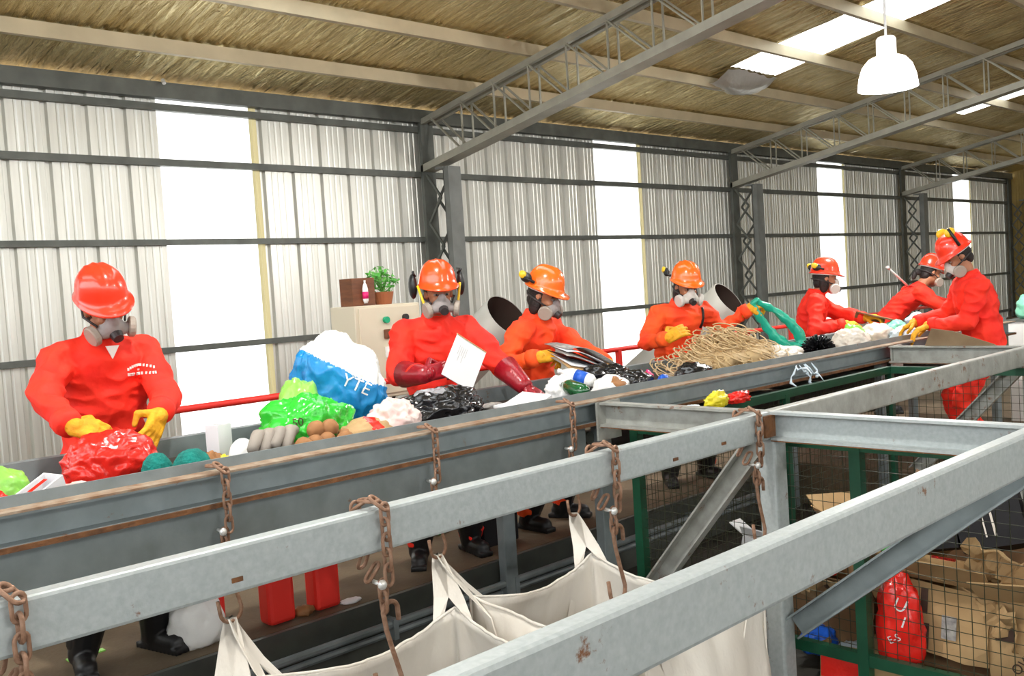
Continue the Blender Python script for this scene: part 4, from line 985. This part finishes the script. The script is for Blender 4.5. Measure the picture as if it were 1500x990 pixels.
def worker(label, pelvis, neck, head, fwd, hfwd, hpitch, hroll, wr, wl, er, el, hand_r, hand_l, feet, opt):
    """fwd / hfwd: heading of the chest and of the face on the floor plan; wr, wl wrists; er, el elbow hints"""
    pelvis, neck, head = V(pelvis), V(neck) + V((0, 0, 0.026)), V(head)
    sm_ = opt.get('suit', 'coverall')
    zf = opt.get('floor', 0.0)
    t = thing('person', label, 'person', (pelvis.x, pelvis.y, zf), 'workers in orange coveralls')
    F = V((fwd[0], fwd[1], 0)).normalized(); Lf = V((-F.y, F.x, 0))
    hf0 = V((hfwd[0], hfwd[1], 0)).normalized(); hl0 = V((-hf0.y, hf0.x, 0))
    hf = hf0 * math.cos(hpitch) - V((0, 0, 1)) * math.sin(hpitch); hu = hf0 * math.sin(hpitch) + V((0, 0, 1)) * math.cos(hpitch)
    hl = hl0 * math.cos(hroll) + hu * math.sin(hroll); hu = hu * math.cos(hroll) - hl0 * math.sin(hroll)
    def hp(a, b, c): return head + hf * a + hl * b + hu * c
    spine = (neck - pelvis).normalized()
    g = G()
    # torso as one lofted tube along a slightly curved spine
    rr = []
    bw = opt.get('bulk', 1.0)
    for u, hw, hd, fo in ((-0.20, 0.150, 0.125, 0.0), (-0.10, 0.178, 0.140, 0.0), (0.0, 0.186, 0.145, 0.0), (0.18, 0.176, 0.135, -0.01), (0.35, 0.176, 0.130, -0.015), (0.55, 0.190, 0.136, -0.015), (0.72, 0.202, 0.138, -0.008), (0.86, 0.198, 0.122, 0.0), (0.95, 0.150, 0.095, 0.0), (1.02, 0.085, 0.072, 0.0)):
        c = pelvis + (neck - pelvis) * u + F * fo
        N = F - spine * F.dot(spine) * 0.6; N.normalize()
        rr.append([c + Lf * (math.cos(2 * PI * k / 20) * hw * bw) + N * (math.sin(2 * PI * k / 20) * hd * bw) for k in range(20)])
    g.rings(rr)
    g.capsule(neck - spine * 0.03, head - hu * 0.06 - hf * 0.015, 0.064, 0.058)
    # head
    g.ell(hp(-0.012, 0, 0.03), (hf * 0.098, hl * 0.078, hu * 0.092), 18, 12)
    g.ell(hp(0.022, 0, -0.045), (hf * 0.070, hl * 0.060, hu * 0.072), 16, 10)
    g.ell(hp(0.040, 0, -0.092), (hf * 0.036, hl * 0.034, hu * 0.026), 10, 8)
    g.ell(hp(0.094, 0, -0.022), (hf * 0.022, hl * 0.015, hu * 0.014), 8, 6); g.ell(hp(0.088, 0, 0.004), (hf * 0.016, hl * 0.010, hu * 0.026), 8, 6)
    g.ell(hp(0.076, 0, 0.034), (hf * 0.016, hl * 0.055, hu * 0.012), 12, 6)
    for s in (-1, 1):
        g.ell(hp(0.062, s * 0.036, -0.022), (hf * 0.028, hl * 0.024, hu * 0.022), 8, 6)
        g.ell(hp(-0.01, s * 0.080, -0.005), (hf * 0.020, hl * 0.009, hu * 0.032), 8, 6)
    # arms
    shz = neck - spine * 0.075
    SR, SL = shz - Lf * 0.185 * bw + V((0, 0, opt.get('shr', 0))), shz + Lf * 0.185 * bw + V((0, 0, opt.get('shl', 0)))
    arms = []
    for S, T, pole in ((SR, wr, er), (SL, wl, el)):
        E_, T_ = ik(S, T, 0.295, 0.265, pole)
        g.capsule(S, E_, 0.082, 0.064); g.capsule(E_, E_ + (T_ - E_) * 0.80, 0.066, 0.050)
        g.capsule(shz, S, 0.085, 0.080)
        arms.append((S, E_, T_))
    # legs
    ftv = []
    for s, ft in ((-1, feet[0]), (1, feet[1])):
        Hp = pelvis + Lf * s * 0.095 - V((0, 0, 0.04)); A = V((ft[0], ft[1], zf + 0.13))
        K, A = ik(Hp, A, 0.44, 0.42, Hp + F * 0.6 - V((0, 0, 0.4)))
        g.capsule(Hp, K, 0.108, 0.080); g.capsule(K, A, 0.080, 0.070)
        ftv.append((A, (K - A).normalized()))
    upc = (spine + hu * 0.4).normalized()
    def region(c):
        if opt.get('boot_h') and c.z < zf + 0.66: return 2
        q = c - neck
        return 1 if q.dot(upc) > 0.035 and (c - head).length < 0.205 else 0
    so = V((pelvis.x * 3, pelvis.y, 0))
    def folds(me):
        nv = [v.normal.copy() for v in me.vertices]
        for v, nn in zip(me.vertices, nv):
            c = v.co
            if region(c): continue
            k = 0.018 * noise.noise(V((c.x * 7, c.y * 7, c.z * 11)) + so) + 0.015 * (0.6 - 2 * abs(noise.noise(V((c.x * 9 + c.z * 4, c.y * 9 - c.z * 3, c.z * 13)) + so)))
            v.co = c + nn * k
    body = remesh(g, 'body', t, [sm_, 'skin', 'boot_black'], 0.0085, 4, folds, region)
    # clothing parts
    n = 24; a1 = Lf; a2 = (F - spine * F.dot(spine)).normalized()
    def cring(r1, r2, h, fo=0): return [neck + spine * h + a2 * fo + a1 * (math.cos(2 * PI * k / n) * r1) + a2 * (math.sin(2 * PI * k / n) * r2) - spine * (0.022 * max(0, math.sin(2 * PI * k / n))) for k in range(n)]
    g = G(); g.rings([cring(0.112, 0.104, -0.035), cring(0.092, 0.088, 0.015), cring(0.080, 0.078, 0.050, 0.006), cring(0.074, 0.072, 0.048, 0.006), cring(0.078, 0.076, 0.0)], caps=False)
    g.build('collar', sm_, t, smooth=True)
    # hair
    g = G(); g.ell(hp(-0.030, 0, 0.025), (hf * 0.092, hl * 0.086, hu * 0.094), 18, 12)
    g.ell(hp(-0.060, 0, -0.035), (hf * 0.052, hl * 0.070, hu * 0.060), 14, 8)
    if opt.get('ponytail'): g.ell(hp(-0.135, 0, -0.03), (hf * 0.045, hl * 0.03, hu * 0.035), 10, 8); g.ell(hp(-0.165, 0, -0.075), (hf * 0.028, hl * 0.022, hu * 0.05), 10, 8)
    if opt.get('long'):
        for s in (-1, 1): g.ell(hp(-0.02, s * 0.070, -0.05), (hf * 0.045, hl * 0.022, hu * 0.075), 10, 8)
    g.build('hair', 'hair', t, smooth=True)
    for s in (-1, 1):
        g = G(); g.ell(hp(0.079, s * 0.032, 0.006), (hf * 0.011, hl * 0.016, hu * 0.007), 10, 6); ey = g.build('eye', 'eye_white', t, smooth=True)
        g = G(); g.ell(hp(0.0855, s * 0.032, 0.005), (hf * 0.006, hl * 0.0075, hu * 0.0065), 8, 6); g.build('iris', 'black_plastic', ey, smooth=True)
        g = G(); g.tube([hp(0.084, s * 0.014, 0.024), hp(0.088, s * 0.032, 0.031), hp(0.078, s * 0.052, 0.025)], [0.003, 0.0045, 0.002], 6); g.build('eyebrow', 'hair', t)
    # hard hat
    hm = opt.get('helmet', 'helmet_orange')
    n = 36; rr = []
    tl = opt.get('htilt', 0.0)
    hF = hf * math.cos(tl) + hu * math.sin(tl); hU = hu * math.cos(tl) - hf * math.sin(tl)
    hc = head + hu * 0.062 - hf * 0.012
    def hring(sc, z, ext=0.0, ext0=0.0, ridge=0.0):
        o_ = []
        for k in range(n):
            a = 2 * PI * k / n
            ca, sa = math.cos(a), math.sin(a)
            e = ext0 + ext * max(0, ca) ** 1.5
            lx, ly = ca * (0.130 * sc + e), sa * (0.111 * sc + e * 0.8)
            dz = 0
            if ridge:
                for c0 in (-0.038, 0.0, 0.038): dz += ridge * math.exp(-((ly - c0) / 0.009) ** 2)
            o_.append(hc + hF * lx + hl * ly + hU * (z + dz - 0.018 * max(0, ca) ** 2 * (1 if ext else 0)))
        return o_
    rr = [hring(0.95, -0.004), hring(1.0, -0.012, 0.040, 0.011), hring(1.0, -0.004, 0.042, 0.013), hring(1.0, 0.004, 0.012, 0.002)]
    for k in range(1, 10):
        th = PI / 2 * k / 10
        rr.append(hring(math.cos(th) ** 0.72, 0.004 + 0.138 * math.sin(th) ** 0.95, ridge=0.0065 * math.sin(th)))
    rr.append(hring(0.06, 0.145, ridge=0.004))
    g = G(); g.rings(rr, caps=False); g.f.append(tuple(range((len(rr) - 1) * n, len(rr) * n))); g.m.append(0)
    hat = g.build('hard_hat', hm, t, smooth=True)
    g = G(); g.rings([hring(0.93, 0.0), hring(0.93, -0.022), hring(0.90, -0.022), hring(0.90, 0.0)], caps=False); g.build('headband', opt.get('band', 'white_plastic'), hat, smooth=True)
    def hh(a, b, c): return hc + hF * a + hl * b + hU * c
    muffs = opt.get('muffs')
    if muffs == 'down':
        for s in (-1, 1):
            g = G(); g.ell(hh(-0.03, s * 0.145, -0.01), (hF * 0.05, hl * 0.026, hU * 0.075), 14, 10); mf = g.build('ear_muff', 'black_plastic', hat, smooth=True)
            g = G(); g.tube([hh(-0.02, s * 0.13, 0.05), hh(0.0, s * 0.145, 0.075), hh(-0.05, s * 0.135, 0.075)], 0.008, 8); g.build('muff_arm', 'black_plastic', hat, smooth=True)
            g = G(); g.tube([hh(0.035, s * 0.128, 0.0), hp(0.06, s * 0.104, -0.04), hp(0.07, s * 0.092, -0.10)], [0.007, 0.008, 0.010], 8); g.build('yellow_strap', 'yellow_plastic', t, smooth=True)
    elif muffs == 'up':
        for s in (-1, 1):
            g = G(); g.ell(hh(-0.095, s * 0.122, 0.045), (hF * 0.042, hl * 0.020, hU * 0.034), 14, 8); g.build('ear_muff', 'black_plastic', hat, smooth=True)
            g = G(); g.ell(hh(-0.118, s * 0.134, 0.058), (hF * 0.030, hl * 0.014, hU * 0.026), 12, 8); g.build('muff_cushion', 'yellow_plastic', hat, smooth=True)
            g = G(); g.tube([hh(-0.03, s * 0.118, 0.03), hh(-0.10, s * 0.138, 0.045)], 0.010, 8); g.build('muff_arm', 'black_plastic', hat, smooth=True)
    elif muffs == 'top':
        for s in (-1, 1):
            g = G(); g.ell(hh(-0.02, s * 0.075, 0.150), (hF * 0.045, hl * 0.022, hU * 0.036), 14, 8); g.build('ear_muff', 'yellow_plastic', hat, smooth=True)
            g = G(); g.tube([hh(-0.01, s * 0.116, 0.03), hh(-0.015, s * 0.105, 0.11), hh(-0.02, s * 0.085, 0.185)], 0.012, 8); g.build('muff_arm', 'black_plastic', hat, smooth=True)
    # half-mask respirator
    mk, ck = opt.get('mask', 'mask_grey'), opt.get('cart', 'cartridge')
    g = G()
    g.ell(hp(0.072, 0, -0.058), (hf * 0.058, hl * 0.056, hu * 0.052), 16, 10); g.ell(hp(0.092, 0, -0.020), (hf * 0.036, hl * 0.026, hu * 0.036), 12, 8)
    g.capsule(hp(0.09, -0.03, -0.075), hp(0.075, -0.07, -0.08), 0.028, 0.028); g.capsule(hp(0.09, 0.03, -0.075), hp(0.075, 0.07, -0.08), 0.028, 0.028)
    rs = remesh(g, 'respirator', t, [mk], 0.006, 3)
    g = G(); g.tube([hp(0.115, 0, -0.078), hp(0.146, 0, -0.088)], [0.030, 0.024], 14); g.build('exhale_valve', 'mask_dark', rs, smooth=False)
    for s in (-1, 1):
        o0 = hp(0.072, s * 0.072, -0.080); dv = (hl * s * 0.9 + hf * 0.25 - hu * 0.15).normalized()
        g = G(); g.tube([o0, o0 + dv * 0.006, o0 + dv * 0.026, o0 + dv * 0.032], [0.040, 0.048, 0.048, 0.042], 18); g.build('filter_cartridge', ck, rs, smooth=False)
    g = G(); g.tube([hp(0.07, -0.062, -0.045), hp(0.0, -0.095, -0.02), hp(-0.09, -0.07, -0.005), hp(-0.13, 0, 0.0), hp(-0.09, 0.07, -0.005), hp(0.0, 0.095, -0.02), hp(0.07, 0.062, -0.045)], 0.006, 6); g.build('mask_strap', 'mask_dark', rs, smooth=True)
    # gloves
    for i, (S, E_, T_) in enumerate(arms):
        hd = (hand_r, hand_l)[i]
        direc = V(hd['dir']) if 'dir' in hd else (T_ - E_)
        gm = opt.get('glove', 'glove_yellow')
        glove(t, T_, direc, hd.get('back', (0, 0, 1)), hd.get('thumb', 1 if i == 0 else -1), hd.get('curl', 0.5), hd.get('spread', 0.6), gm, (T_ - E_).normalized())
        if opt.get('gauntlet'):
            a = E_ + (T_ - E_) * 0.28; d_ = (T_ - a).normalized()
            g = G(); g.tube([a, a + (T_ - a) * 0.5, T_ - d_ * 0.01, T_ + d_ * 0.03], [0.079, 0.066, 0.054, 0.044], 18); g.build('gauntlet', gm, t, smooth=True)
        else:
            d_ = (T_ - E_).normalized()
            g = G(); g.tube([T_ - d_ * 0.055, T_ - d_ * 0.02, T_ + d_ * 0.012], [0.060, 0.060, 0.052], 16); g.build('cuff', sm_, t, smooth=True)
    # boots
    for (A, sv), s in zip(ftv, (-1, 1)):
        g = G(); tv = (F + Lf * s * 0.25).normalized(); sd = V((-tv.y, tv.x, 0))
        g.capsule((A.x, A.y, zf + 0.07), A + sv * opt.get('boot_h', 0.07), 0.066, 0.108 if opt.get('boot_h') else 0.090)
        g.capsule(V((A.x, A.y, zf + 0.050)) - tv * 0.03, V((A.x, A.y, zf + 0.046)) + tv * 0.15, 0.050, 0.046)
        g.box((-0.095, -0.045, 0), (0.205, 0.045, 0.03), mtx=Matrix.Translation((A.x, A.y, zf)) @ Matrix(((tv.x, sd.x, 0, 0), (tv.y, sd.y, 0, 0), (0, 0, 1, 0), (0, 0, 0, 1))))
        remesh(g, 'boot', t, ['boot_black'], 0.007, 2)
    return t, body
def on_body(body, o, d):
    """point and normal where a ray meets the body mesh"""
    bv = BVHTree.FromPolygons([v.co for v in body.data.vertices], [p.vertices for p in body.data.polygons])
    off = body.parent.location
    h = bv.ray_cast(V(o) - off, V(d).normalized())
    return (h[0] + off, h[1]) if h[0] else (None, None)

# 1 leftmost
p1, b1 = worker('leftmost worker in orange coverall and hard hat tearing open a red bag', (1.68, 4.60, 0.95), (1.67, 4.50, 1.47), (1.655, 4.41, 1.635), (0.0, -1), (0.02, -1), 0.45, 0.20,
    (1.345, 4.06, 1.165), (1.735, 4.08, 1.165), (0.8, 4.6, 1.2), (2.08, 4.45, 1.05),
    dict(dir=(0.75, -0.4, -0.25), back=(-0.1, -0.75, 0.6), curl=0.8), dict(dir=(-0.5, -0.35, -0.65), back=(0.5, -0.75, 0.2), curl=0.35, spread=1.2), ((1.47, 4.52), (1.80, 4.50)),
    dict(helmet='helmet_red', boot_h=0.40, bulk=1.06))
# 2 with the paper
p2, b2_ = worker('worker in long dark red gloves holding a white paper board, ear muffs on', (3.68, 4.56, 0.95), (3.635, 4.47, 1.43), (3.61, 4.40, 1.605), (-0.45, -0.9), (-0.45, -0.85), 0.12, 0.02,
    (3.31, 4.20, 1.16), (3.84, 3.93, 1.02), (3.20, 4.6, 1.0), (4.1, 4.2, 0.9),
    dict(dir=(0.8, -0.3, 0.15), back=(-0.5, -0.8, 0.2), curl=1.0), dict(dir=(0.45, -0.55, -0.45), back=(0.1, -0.4, 0.9), curl=0.25), ((3.45, 4.55), (3.80, 4.48)),
    dict(helmet='helmet_orange', muffs='down', glove='glove_red', gauntlet=True, bulk=1.04, cart='cartridge'))
# 3 with the newspapers
p3, b3_ = worker('worker in yellow gloves sorting a sheaf of newspapers, face turned right', (4.55, 4.60, 0.93), (4.50, 4.48, 1.385), (4.505, 4.40, 1.545), (0.25, -0.95), (0.30, -0.85), 0.38, 0.05,
    (4.20, 4.20, 1.17), (4.68, 4.05, 1.09), (4.02, 4.45, 1.0), (4.98, 4.35, 1.0),
    dict(dir=(0.85, -0.35, 0.05), back=(-0.2, -0.6, 0.75), curl=1.0), dict(dir=(0.0, -0.9, -0.25), back=(0.2, -0.2, 0.9), curl=0.5), ((4.38, 4.55), (4.74, 4.58)),
    dict(helmet='helmet_light', muffs='up', long=True, suit='coverall_orange'))
# 4 with the teal bag
p4, b4_ = worker('worker with outstretched arm pulling a looped teal bag from the heap', (6.16, 4.60, 0.93), (6.11, 4.48, 1.375), (6.08, 4.40, 1.535), (-0.50, -0.85), (-0.42, -0.8), 0.25, 0.0,
    (5.66, 4.30, 1.17), (6.63, 4.21, 1.325), (5.55, 4.6, 0.95), (6.5, 4.5, 1.1),
    dict(dir=(0.62, -0.45, 0.35), back=(-0.65, -0.6, 0.4), curl=0.55, spread=0.5), dict(dir=(0.75, -0.3, 0.35), back=(-0.2, -0.5, 0.8), curl=1.0), ((5.98, 4.58), (6.36, 4.50)),
    dict(helmet='helmet_light', muffs='up', mask='mask_pale', cart='mask_pale', long=True, shl=0.02, suit='coverall_orange'))
g = G(); pa, na = on_body(b4_, (5.95, 3.6, 1.36), (0.12, 1, 0))
P = []
for z in (1.37, 1.33, 1.29, 1.25, 1.215):
    q, n_ = on_body(b4_, (6.17 - 0.0, 3.6, z), (0.05, 1, 0))
    if q: P.append(q + n_ * 0.004)
if len(P) > 2: g.tube(P, 0.011, 8); g.build('hanging_strap', 'black_plastic', p4, smooth=True)
# 5 profile
p5, b5_ = worker('worker seen from the side holding a piece of dark cardboard', (8.30, 4.62, 0.92), (8.26, 4.50, 1.355), (8.30, 4.42, 1.515), (0.5, -0.8), (0.58, -0.75), 0.12, 0.0,
    (8.13, 4.17, 1.10), (8.42, 4.12, 1.14), (7.85, 4.5, 1.0), (8.75, 4.4, 1.0),
    dict(dir=(0.6, -0.6, 0.0), back=(0, -0.3, 0.9), curl=0.9), dict(dir=(0.4, -0.8, 0.05), back=(0, -0.3, 0.9), curl=0.9), ((8.14, 4.52), (8.46, 4.66)),
    dict(helmet='helmet_red', muffs='up', mask='mask_pale', cart='mask_pale', long=True))
# 6 bending
p6, b6_ = worker('bending worker with dark ponytail reaching over the far end of the belt', (10.12, 4.76, 0.93), (10.24, 4.38, 1.32), (10.33, 4.28, 1.50), (0.72, -0.69), (0.72, -0.69), 0.35, 0.0,
    (10.30, 3.85, 1.12), (10.66, 4.05, 1.10), (9.95, 4.2, 1.0), (10.8, 4.5, 1.0),
    dict(dir=(0.4, -0.7, -0.5), back=(0, -0.3, 0.9), curl=0.6), dict(dir=(0.4, -0.7, -0.5), back=(0, -0.3, 0.9), curl=0.6), ((10.0, 4.72), (10.2, 4.92)),
    dict(helmet='helmet_red', ponytail=True, mask='mask_pale'))
# 7 on the near side
p7, b7_ = worker('rightmost worker, on the near side of the belt, ear muffs on top of the hat', (7.88, 2.88, 0.95), (7.80, 2.94, 1.45), (7.755, 3.005, 1.635), (-0.60, 0.80), (-0.70, 0.70), 0.55, 0.0,
    (7.83, 3.38, 1.13), (7.58, 3.16, 1.12), (8.1, 3.3, 1.0), (7.58, 2.80, 1.05),
    dict(dir=(-0.3, 0.7, -0.4), back=(0, 0.3, 0.9), curl=0.6), dict(dir=(-0.5, 0.6, -0.3), back=(-0.2, 0.3, 0.9), curl=0.6), ((7.90, 3.02), (7.76, 2.84)),
    dict(helmet='helmet_red', muffs='top', mask='mask_pale', cart='cartridge', bulk=1.08))

def decal(body, parent, text, size, org, rv, d, m, tilt=0.0, name='lettering'):
    """printed lettering laid onto a crumpled surface"""
    cu = bpy.data.curves.new('lettering', 'FONT'); cu.body = text; cu.size = size; cu.align_x = 'CENTER'
    o = bpy.data.objects.new('tmp_text', cu); COL.objects.link(o)
    me = bpy.data.meshes.new_from_object(o.evaluated_get(bpy.context.evaluated_depsgraph_get())); bpy.data.objects.remove(o)
    bm = bmesh.new(); bm.from_mesh(me); bmesh.ops.triangulate(bm, faces=bm.faces); bmesh.ops.subdivide_edges(bm, edges=bm.edges, cuts=2)
    bv = BVHTree.FromPolygons([v.co for v in body.data.vertices], [p.vertices for p in body.data.polygons])
    off = body.parent.location if body.parent else body.location
    r = V(rv).normalized(); dd = V(d).normalized(); u = V((0, 0, 1)); u = (u - r * u.dot(r)).normalized()
    r, u = r * math.cos(tilt) + u * math.sin(tilt), u * math.cos(tilt) - r * math.sin(tilt)
    ok = True
    for v in bm.verts:
        p = V(org) + r * v.co.x + u * v.co.y - off
        h = bv.ray_cast(p, dd)
        if h[0] is None: ok = False; break
        v.co = h[0] - dd * 0.004
    if ok:
        bm.to_mesh(me); me.materials.clear(); me.materials.append(MATS[m])
        q = bpy.data.objects.new(name, me); COL.objects.link(q); q.parent = parent
    bm.free()
# embroidered chest badge of the leftmost worker: illegible white stitching, an arc over a bar
g = G()
def stitch(body, g, x, z, wd, ht, d=(0, 1, 0), y0=3.6):
    q, n_ = on_body(body, (x, y0, z), d)
    if q is None: return
    n_ = n_.normalized(); u = V((0, 0, 1)); u = (u - n_ * u.dot(n_)).normalized(); s_ = u.cross(n_)
    c = q + n_ * 0.0035
    g.rings([[c + s_ * a * wd / 2 + u * b * ht / 2 + n_ * e for a, b in ((-1, -1), (1, -1), (1, 1), (-1, 1))] for e in (-0.004, 0.0015)])
for k in range(11):
    a = (k - 5) / 5.0
    stitch(b1, g, 1.785 + a * 0.052, 1.365 - 0.016 * a * a, 0.0075, 0.012)
for k in range(12):
    if k == 4: continue
    stitch(b1, g, 1.785 + (k - 5.5) / 5.5 * 0.052, 1.325, 0.007, 0.013)
stitch(b1, g, 1.785, 1.344, 0.009, 0.008)
if g.v: g.build('chest_badge', 'white_cloth', p1)
g = G()
for k in range(8):
    stitch(b6_, g, 10.10 + 0.022 * k, 1.315, 0.016, 0.03, (0.25, 1, 0), 3.0)
    if 1 < k < 7: stitch(b6_, g, 10.10 + 0.022 * k, 1.36, 0.016, 0.025, (0.25, 1, 0), 3.0)
if g.v: g.build('back_print', 'white_cloth', p6)
g = G(); q, n_ = on_body(b1, (1.66, 3.6, 1.425), (0, 1, 0))
if q: g.add([q + V((-0.03, -0.02, 0.04)), q + V((0.03, -0.02, 0.04)), q + V((0.0, -0.012, -0.02)), q + V((-0.03, -0.012, 0.04)), q + V((0.03, -0.012, 0.04)), q + V((0, -0.004, -0.02))], [(0, 1, 2), (3, 5, 4), (0, 2, 5, 3), (1, 4, 5, 2), (0, 3, 4, 1)]); g.build('undershirt', 'white_cloth', p1)

# ------------------------------------------------------------------ things in the workers' hands
pbd = thing('paper_board', 'white paper board with pencil lines held by the worker in red gloves', 'paper', (3.47, 4.08, 1.05))
cs = [V((3.475, 4.09, 1.375)), V((3.655, 4.06, 1.255)), V((3.495, 4.03, 1.045)), V((3.315, 4.06, 1.165))]
nn = (cs[1] - cs[0]).cross(cs[3] - cs[0]).normalized()
if nn.y > 0: nn = -nn
g = G(); g.rings([[c for c in cs], [c - nn * 0.006 for c in cs]]); g.build('board', 'paper', pbd)
g = G()
for k in range(5):
    u0, u1, q = 0.2, 0.2 + 0.35 * (0.6 + 0.4 * (k % 2)), 0.2 + 0.06 * k
    def bp_(u, q_): return cs[0] + (cs[1] - cs[0]) * u + (cs[3] - cs[0]) * q_ + nn * 0.002
    g.tube([bp_(q, u0), bp_(q, u1)], 0.0007, 4)
g.build('pencil_lines', 'newsprint', pbd)
g = G(); g.rings([[cs[0] + nn * 0.003, cs[1] + nn * 0.003, cs[1] - nn * 0.01 + V((0, 0, 0.008)), cs[0] - nn * 0.01 + V((0, 0, 0.008))], [cs[0] + nn * 0.003 + V((-0.003, 0, -0.006)), cs[1] + nn * 0.003 + V((-0.003, 0, -0.006)), cs[1] - nn * 0.01, cs[0] - nn * 0.01]]); g.build('board_edge', 'cardboard', pbd)
# sheaf of newspapers, sheet by sheet
for k in range(7):
    rr_ = random.Random(k); m = ['newsprint', 'paper', 'newsprint', 'black_card', 'paper', 'cardboard', 'newsprint'][k]
    g = G(); vs = []; n = 8
    for i in range(n + 1):
        u = i / n
        c = V((4.27 + 0.36 * u, 4.09 - 0.10 * u - 0.008 * k, 1.235 - 0.13 * u * u - 0.018 * k - 0.012 * k * u + 0.01 * math.sin(u * 5 + k)))
        for s in (-1, 1): vs.append(c + V((0.02 * s * (k % 3 - 1), 0.085 * s, 0.045 * s * (0.4 + 0.1 * k))))
    g.add(vs, [(2 * i, 2 * i + 1, 2 * i + 3, 2 * i + 2) for i in range(n)])
    o = g.build('newspaper', m, None, smooth=True); md = o.modifiers.new('s', 'SOLIDIFY'); md.thickness = 0.003
    tag(recentre(o), ['topmost grey', 'second, white', 'third, grey', 'fourth, black', 'fifth, white', 'sixth, brown', 'lowest grey'][k] + ' sheet of the newspaper sheaf held in yellow gloves', 'newspaper', 'sheaf of held newspapers')
# teal bag loop
g = G(); P = []
A_, B_ = V((6.67, 4.17, 1.385)), V((6.98, 3.98, 1.00))
for k in range(56):
    a = 2 * PI * k / 56
    c = A_ + (B_ - A_) * (0.5 - 0.5 * math.cos(a)); sdv = V((0.62, -0.55, 0.52)).normalized()
    c = c + sdv * math.sin(a) * (0.055 + 0.05 * (0.5 - 0.5 * math.cos(a)))
    P.append(c)
rs_ = [0.024 + 0.020 * (0.5 - 0.5 * math.cos(2 * PI * k / 56)) + 0.010 * noise.noise(V((k * 0.45, 0, 0))) for k in range(56)]
g.tube(P, rs_, 14, closed=True)
for i_, p_ in enumerate(g.v): g.v[i_] = p_ + V((noise.noise(p_ * 23), noise.noise(p_ * 23 + V((5, 0, 0))), noise.noise(p_ * 23 + V((0, 7, 0))))) * 0.016
tag(recentre(g.build('teal_bag', 'teal_film', None, smooth=True)), 'teal plastic bag stretched into a loop, held up by the outstretched hand', 'bag')
# dark cardboard of worker 5
g = G(); g.box((-0.17, -0.10, 0), (0.17, 0.10, 0.012)); g.box((-0.17, 0.095, -0.05), (0.15, 0.105, 0.0))
o = g.build('cardboard_piece', 'cardboard_dark', None); o.location = (8.45, 4.0, 1.14); o.rotation_euler = (0.15, 0.25, -0.5); tag(o, 'dark folded cardboard held by the worker seen from the side', 'cardboard')
# rod over the bending worker's shoulder
g = G(); g.tube([(9.83, 4.52, 1.585), (10.3, 4.55, 1.40), (10.45, 4.56, 1.34)], 0.012, 8); g.tube([(9.81, 4.52, 1.593), (9.85, 4.52, 1.577)], 0.018, 8)
tag(recentre(g.build('metal_rod', 'bolt_zinc', None, smooth=True)), 'thin pale metal rod sticking up behind the bending worker', 'rod')

decal(bs_, bs_, 'YTE', 0.085, (2.175, 3.22, 1.19), (0.83, -0.55, 0), (0.55, 0.83, -0.02), 'white_plastic', -0.5)
decal(gb_, gb_, '50', 0.05, (1.85, 3.06, 1.085), (0.83, -0.55, 0), (0.45, 0.89, 0), 'print_dark', 0.1)
for tx, sz, y, z, tl in (('S3', 0.055, 1.885, 0.16, 0.5), ('U', 0.075, 1.815, 0.13, -0.35), ('I', 0.07, 1.80, 0.06, -0.3), ('E-S', 0.045, 1.83, -0.01, 0.5)):
    decal(rp, rp, tx, sz, (3.6, y, z), (0, -1, 0), (1, 0, 0), 'white_plastic', tl)
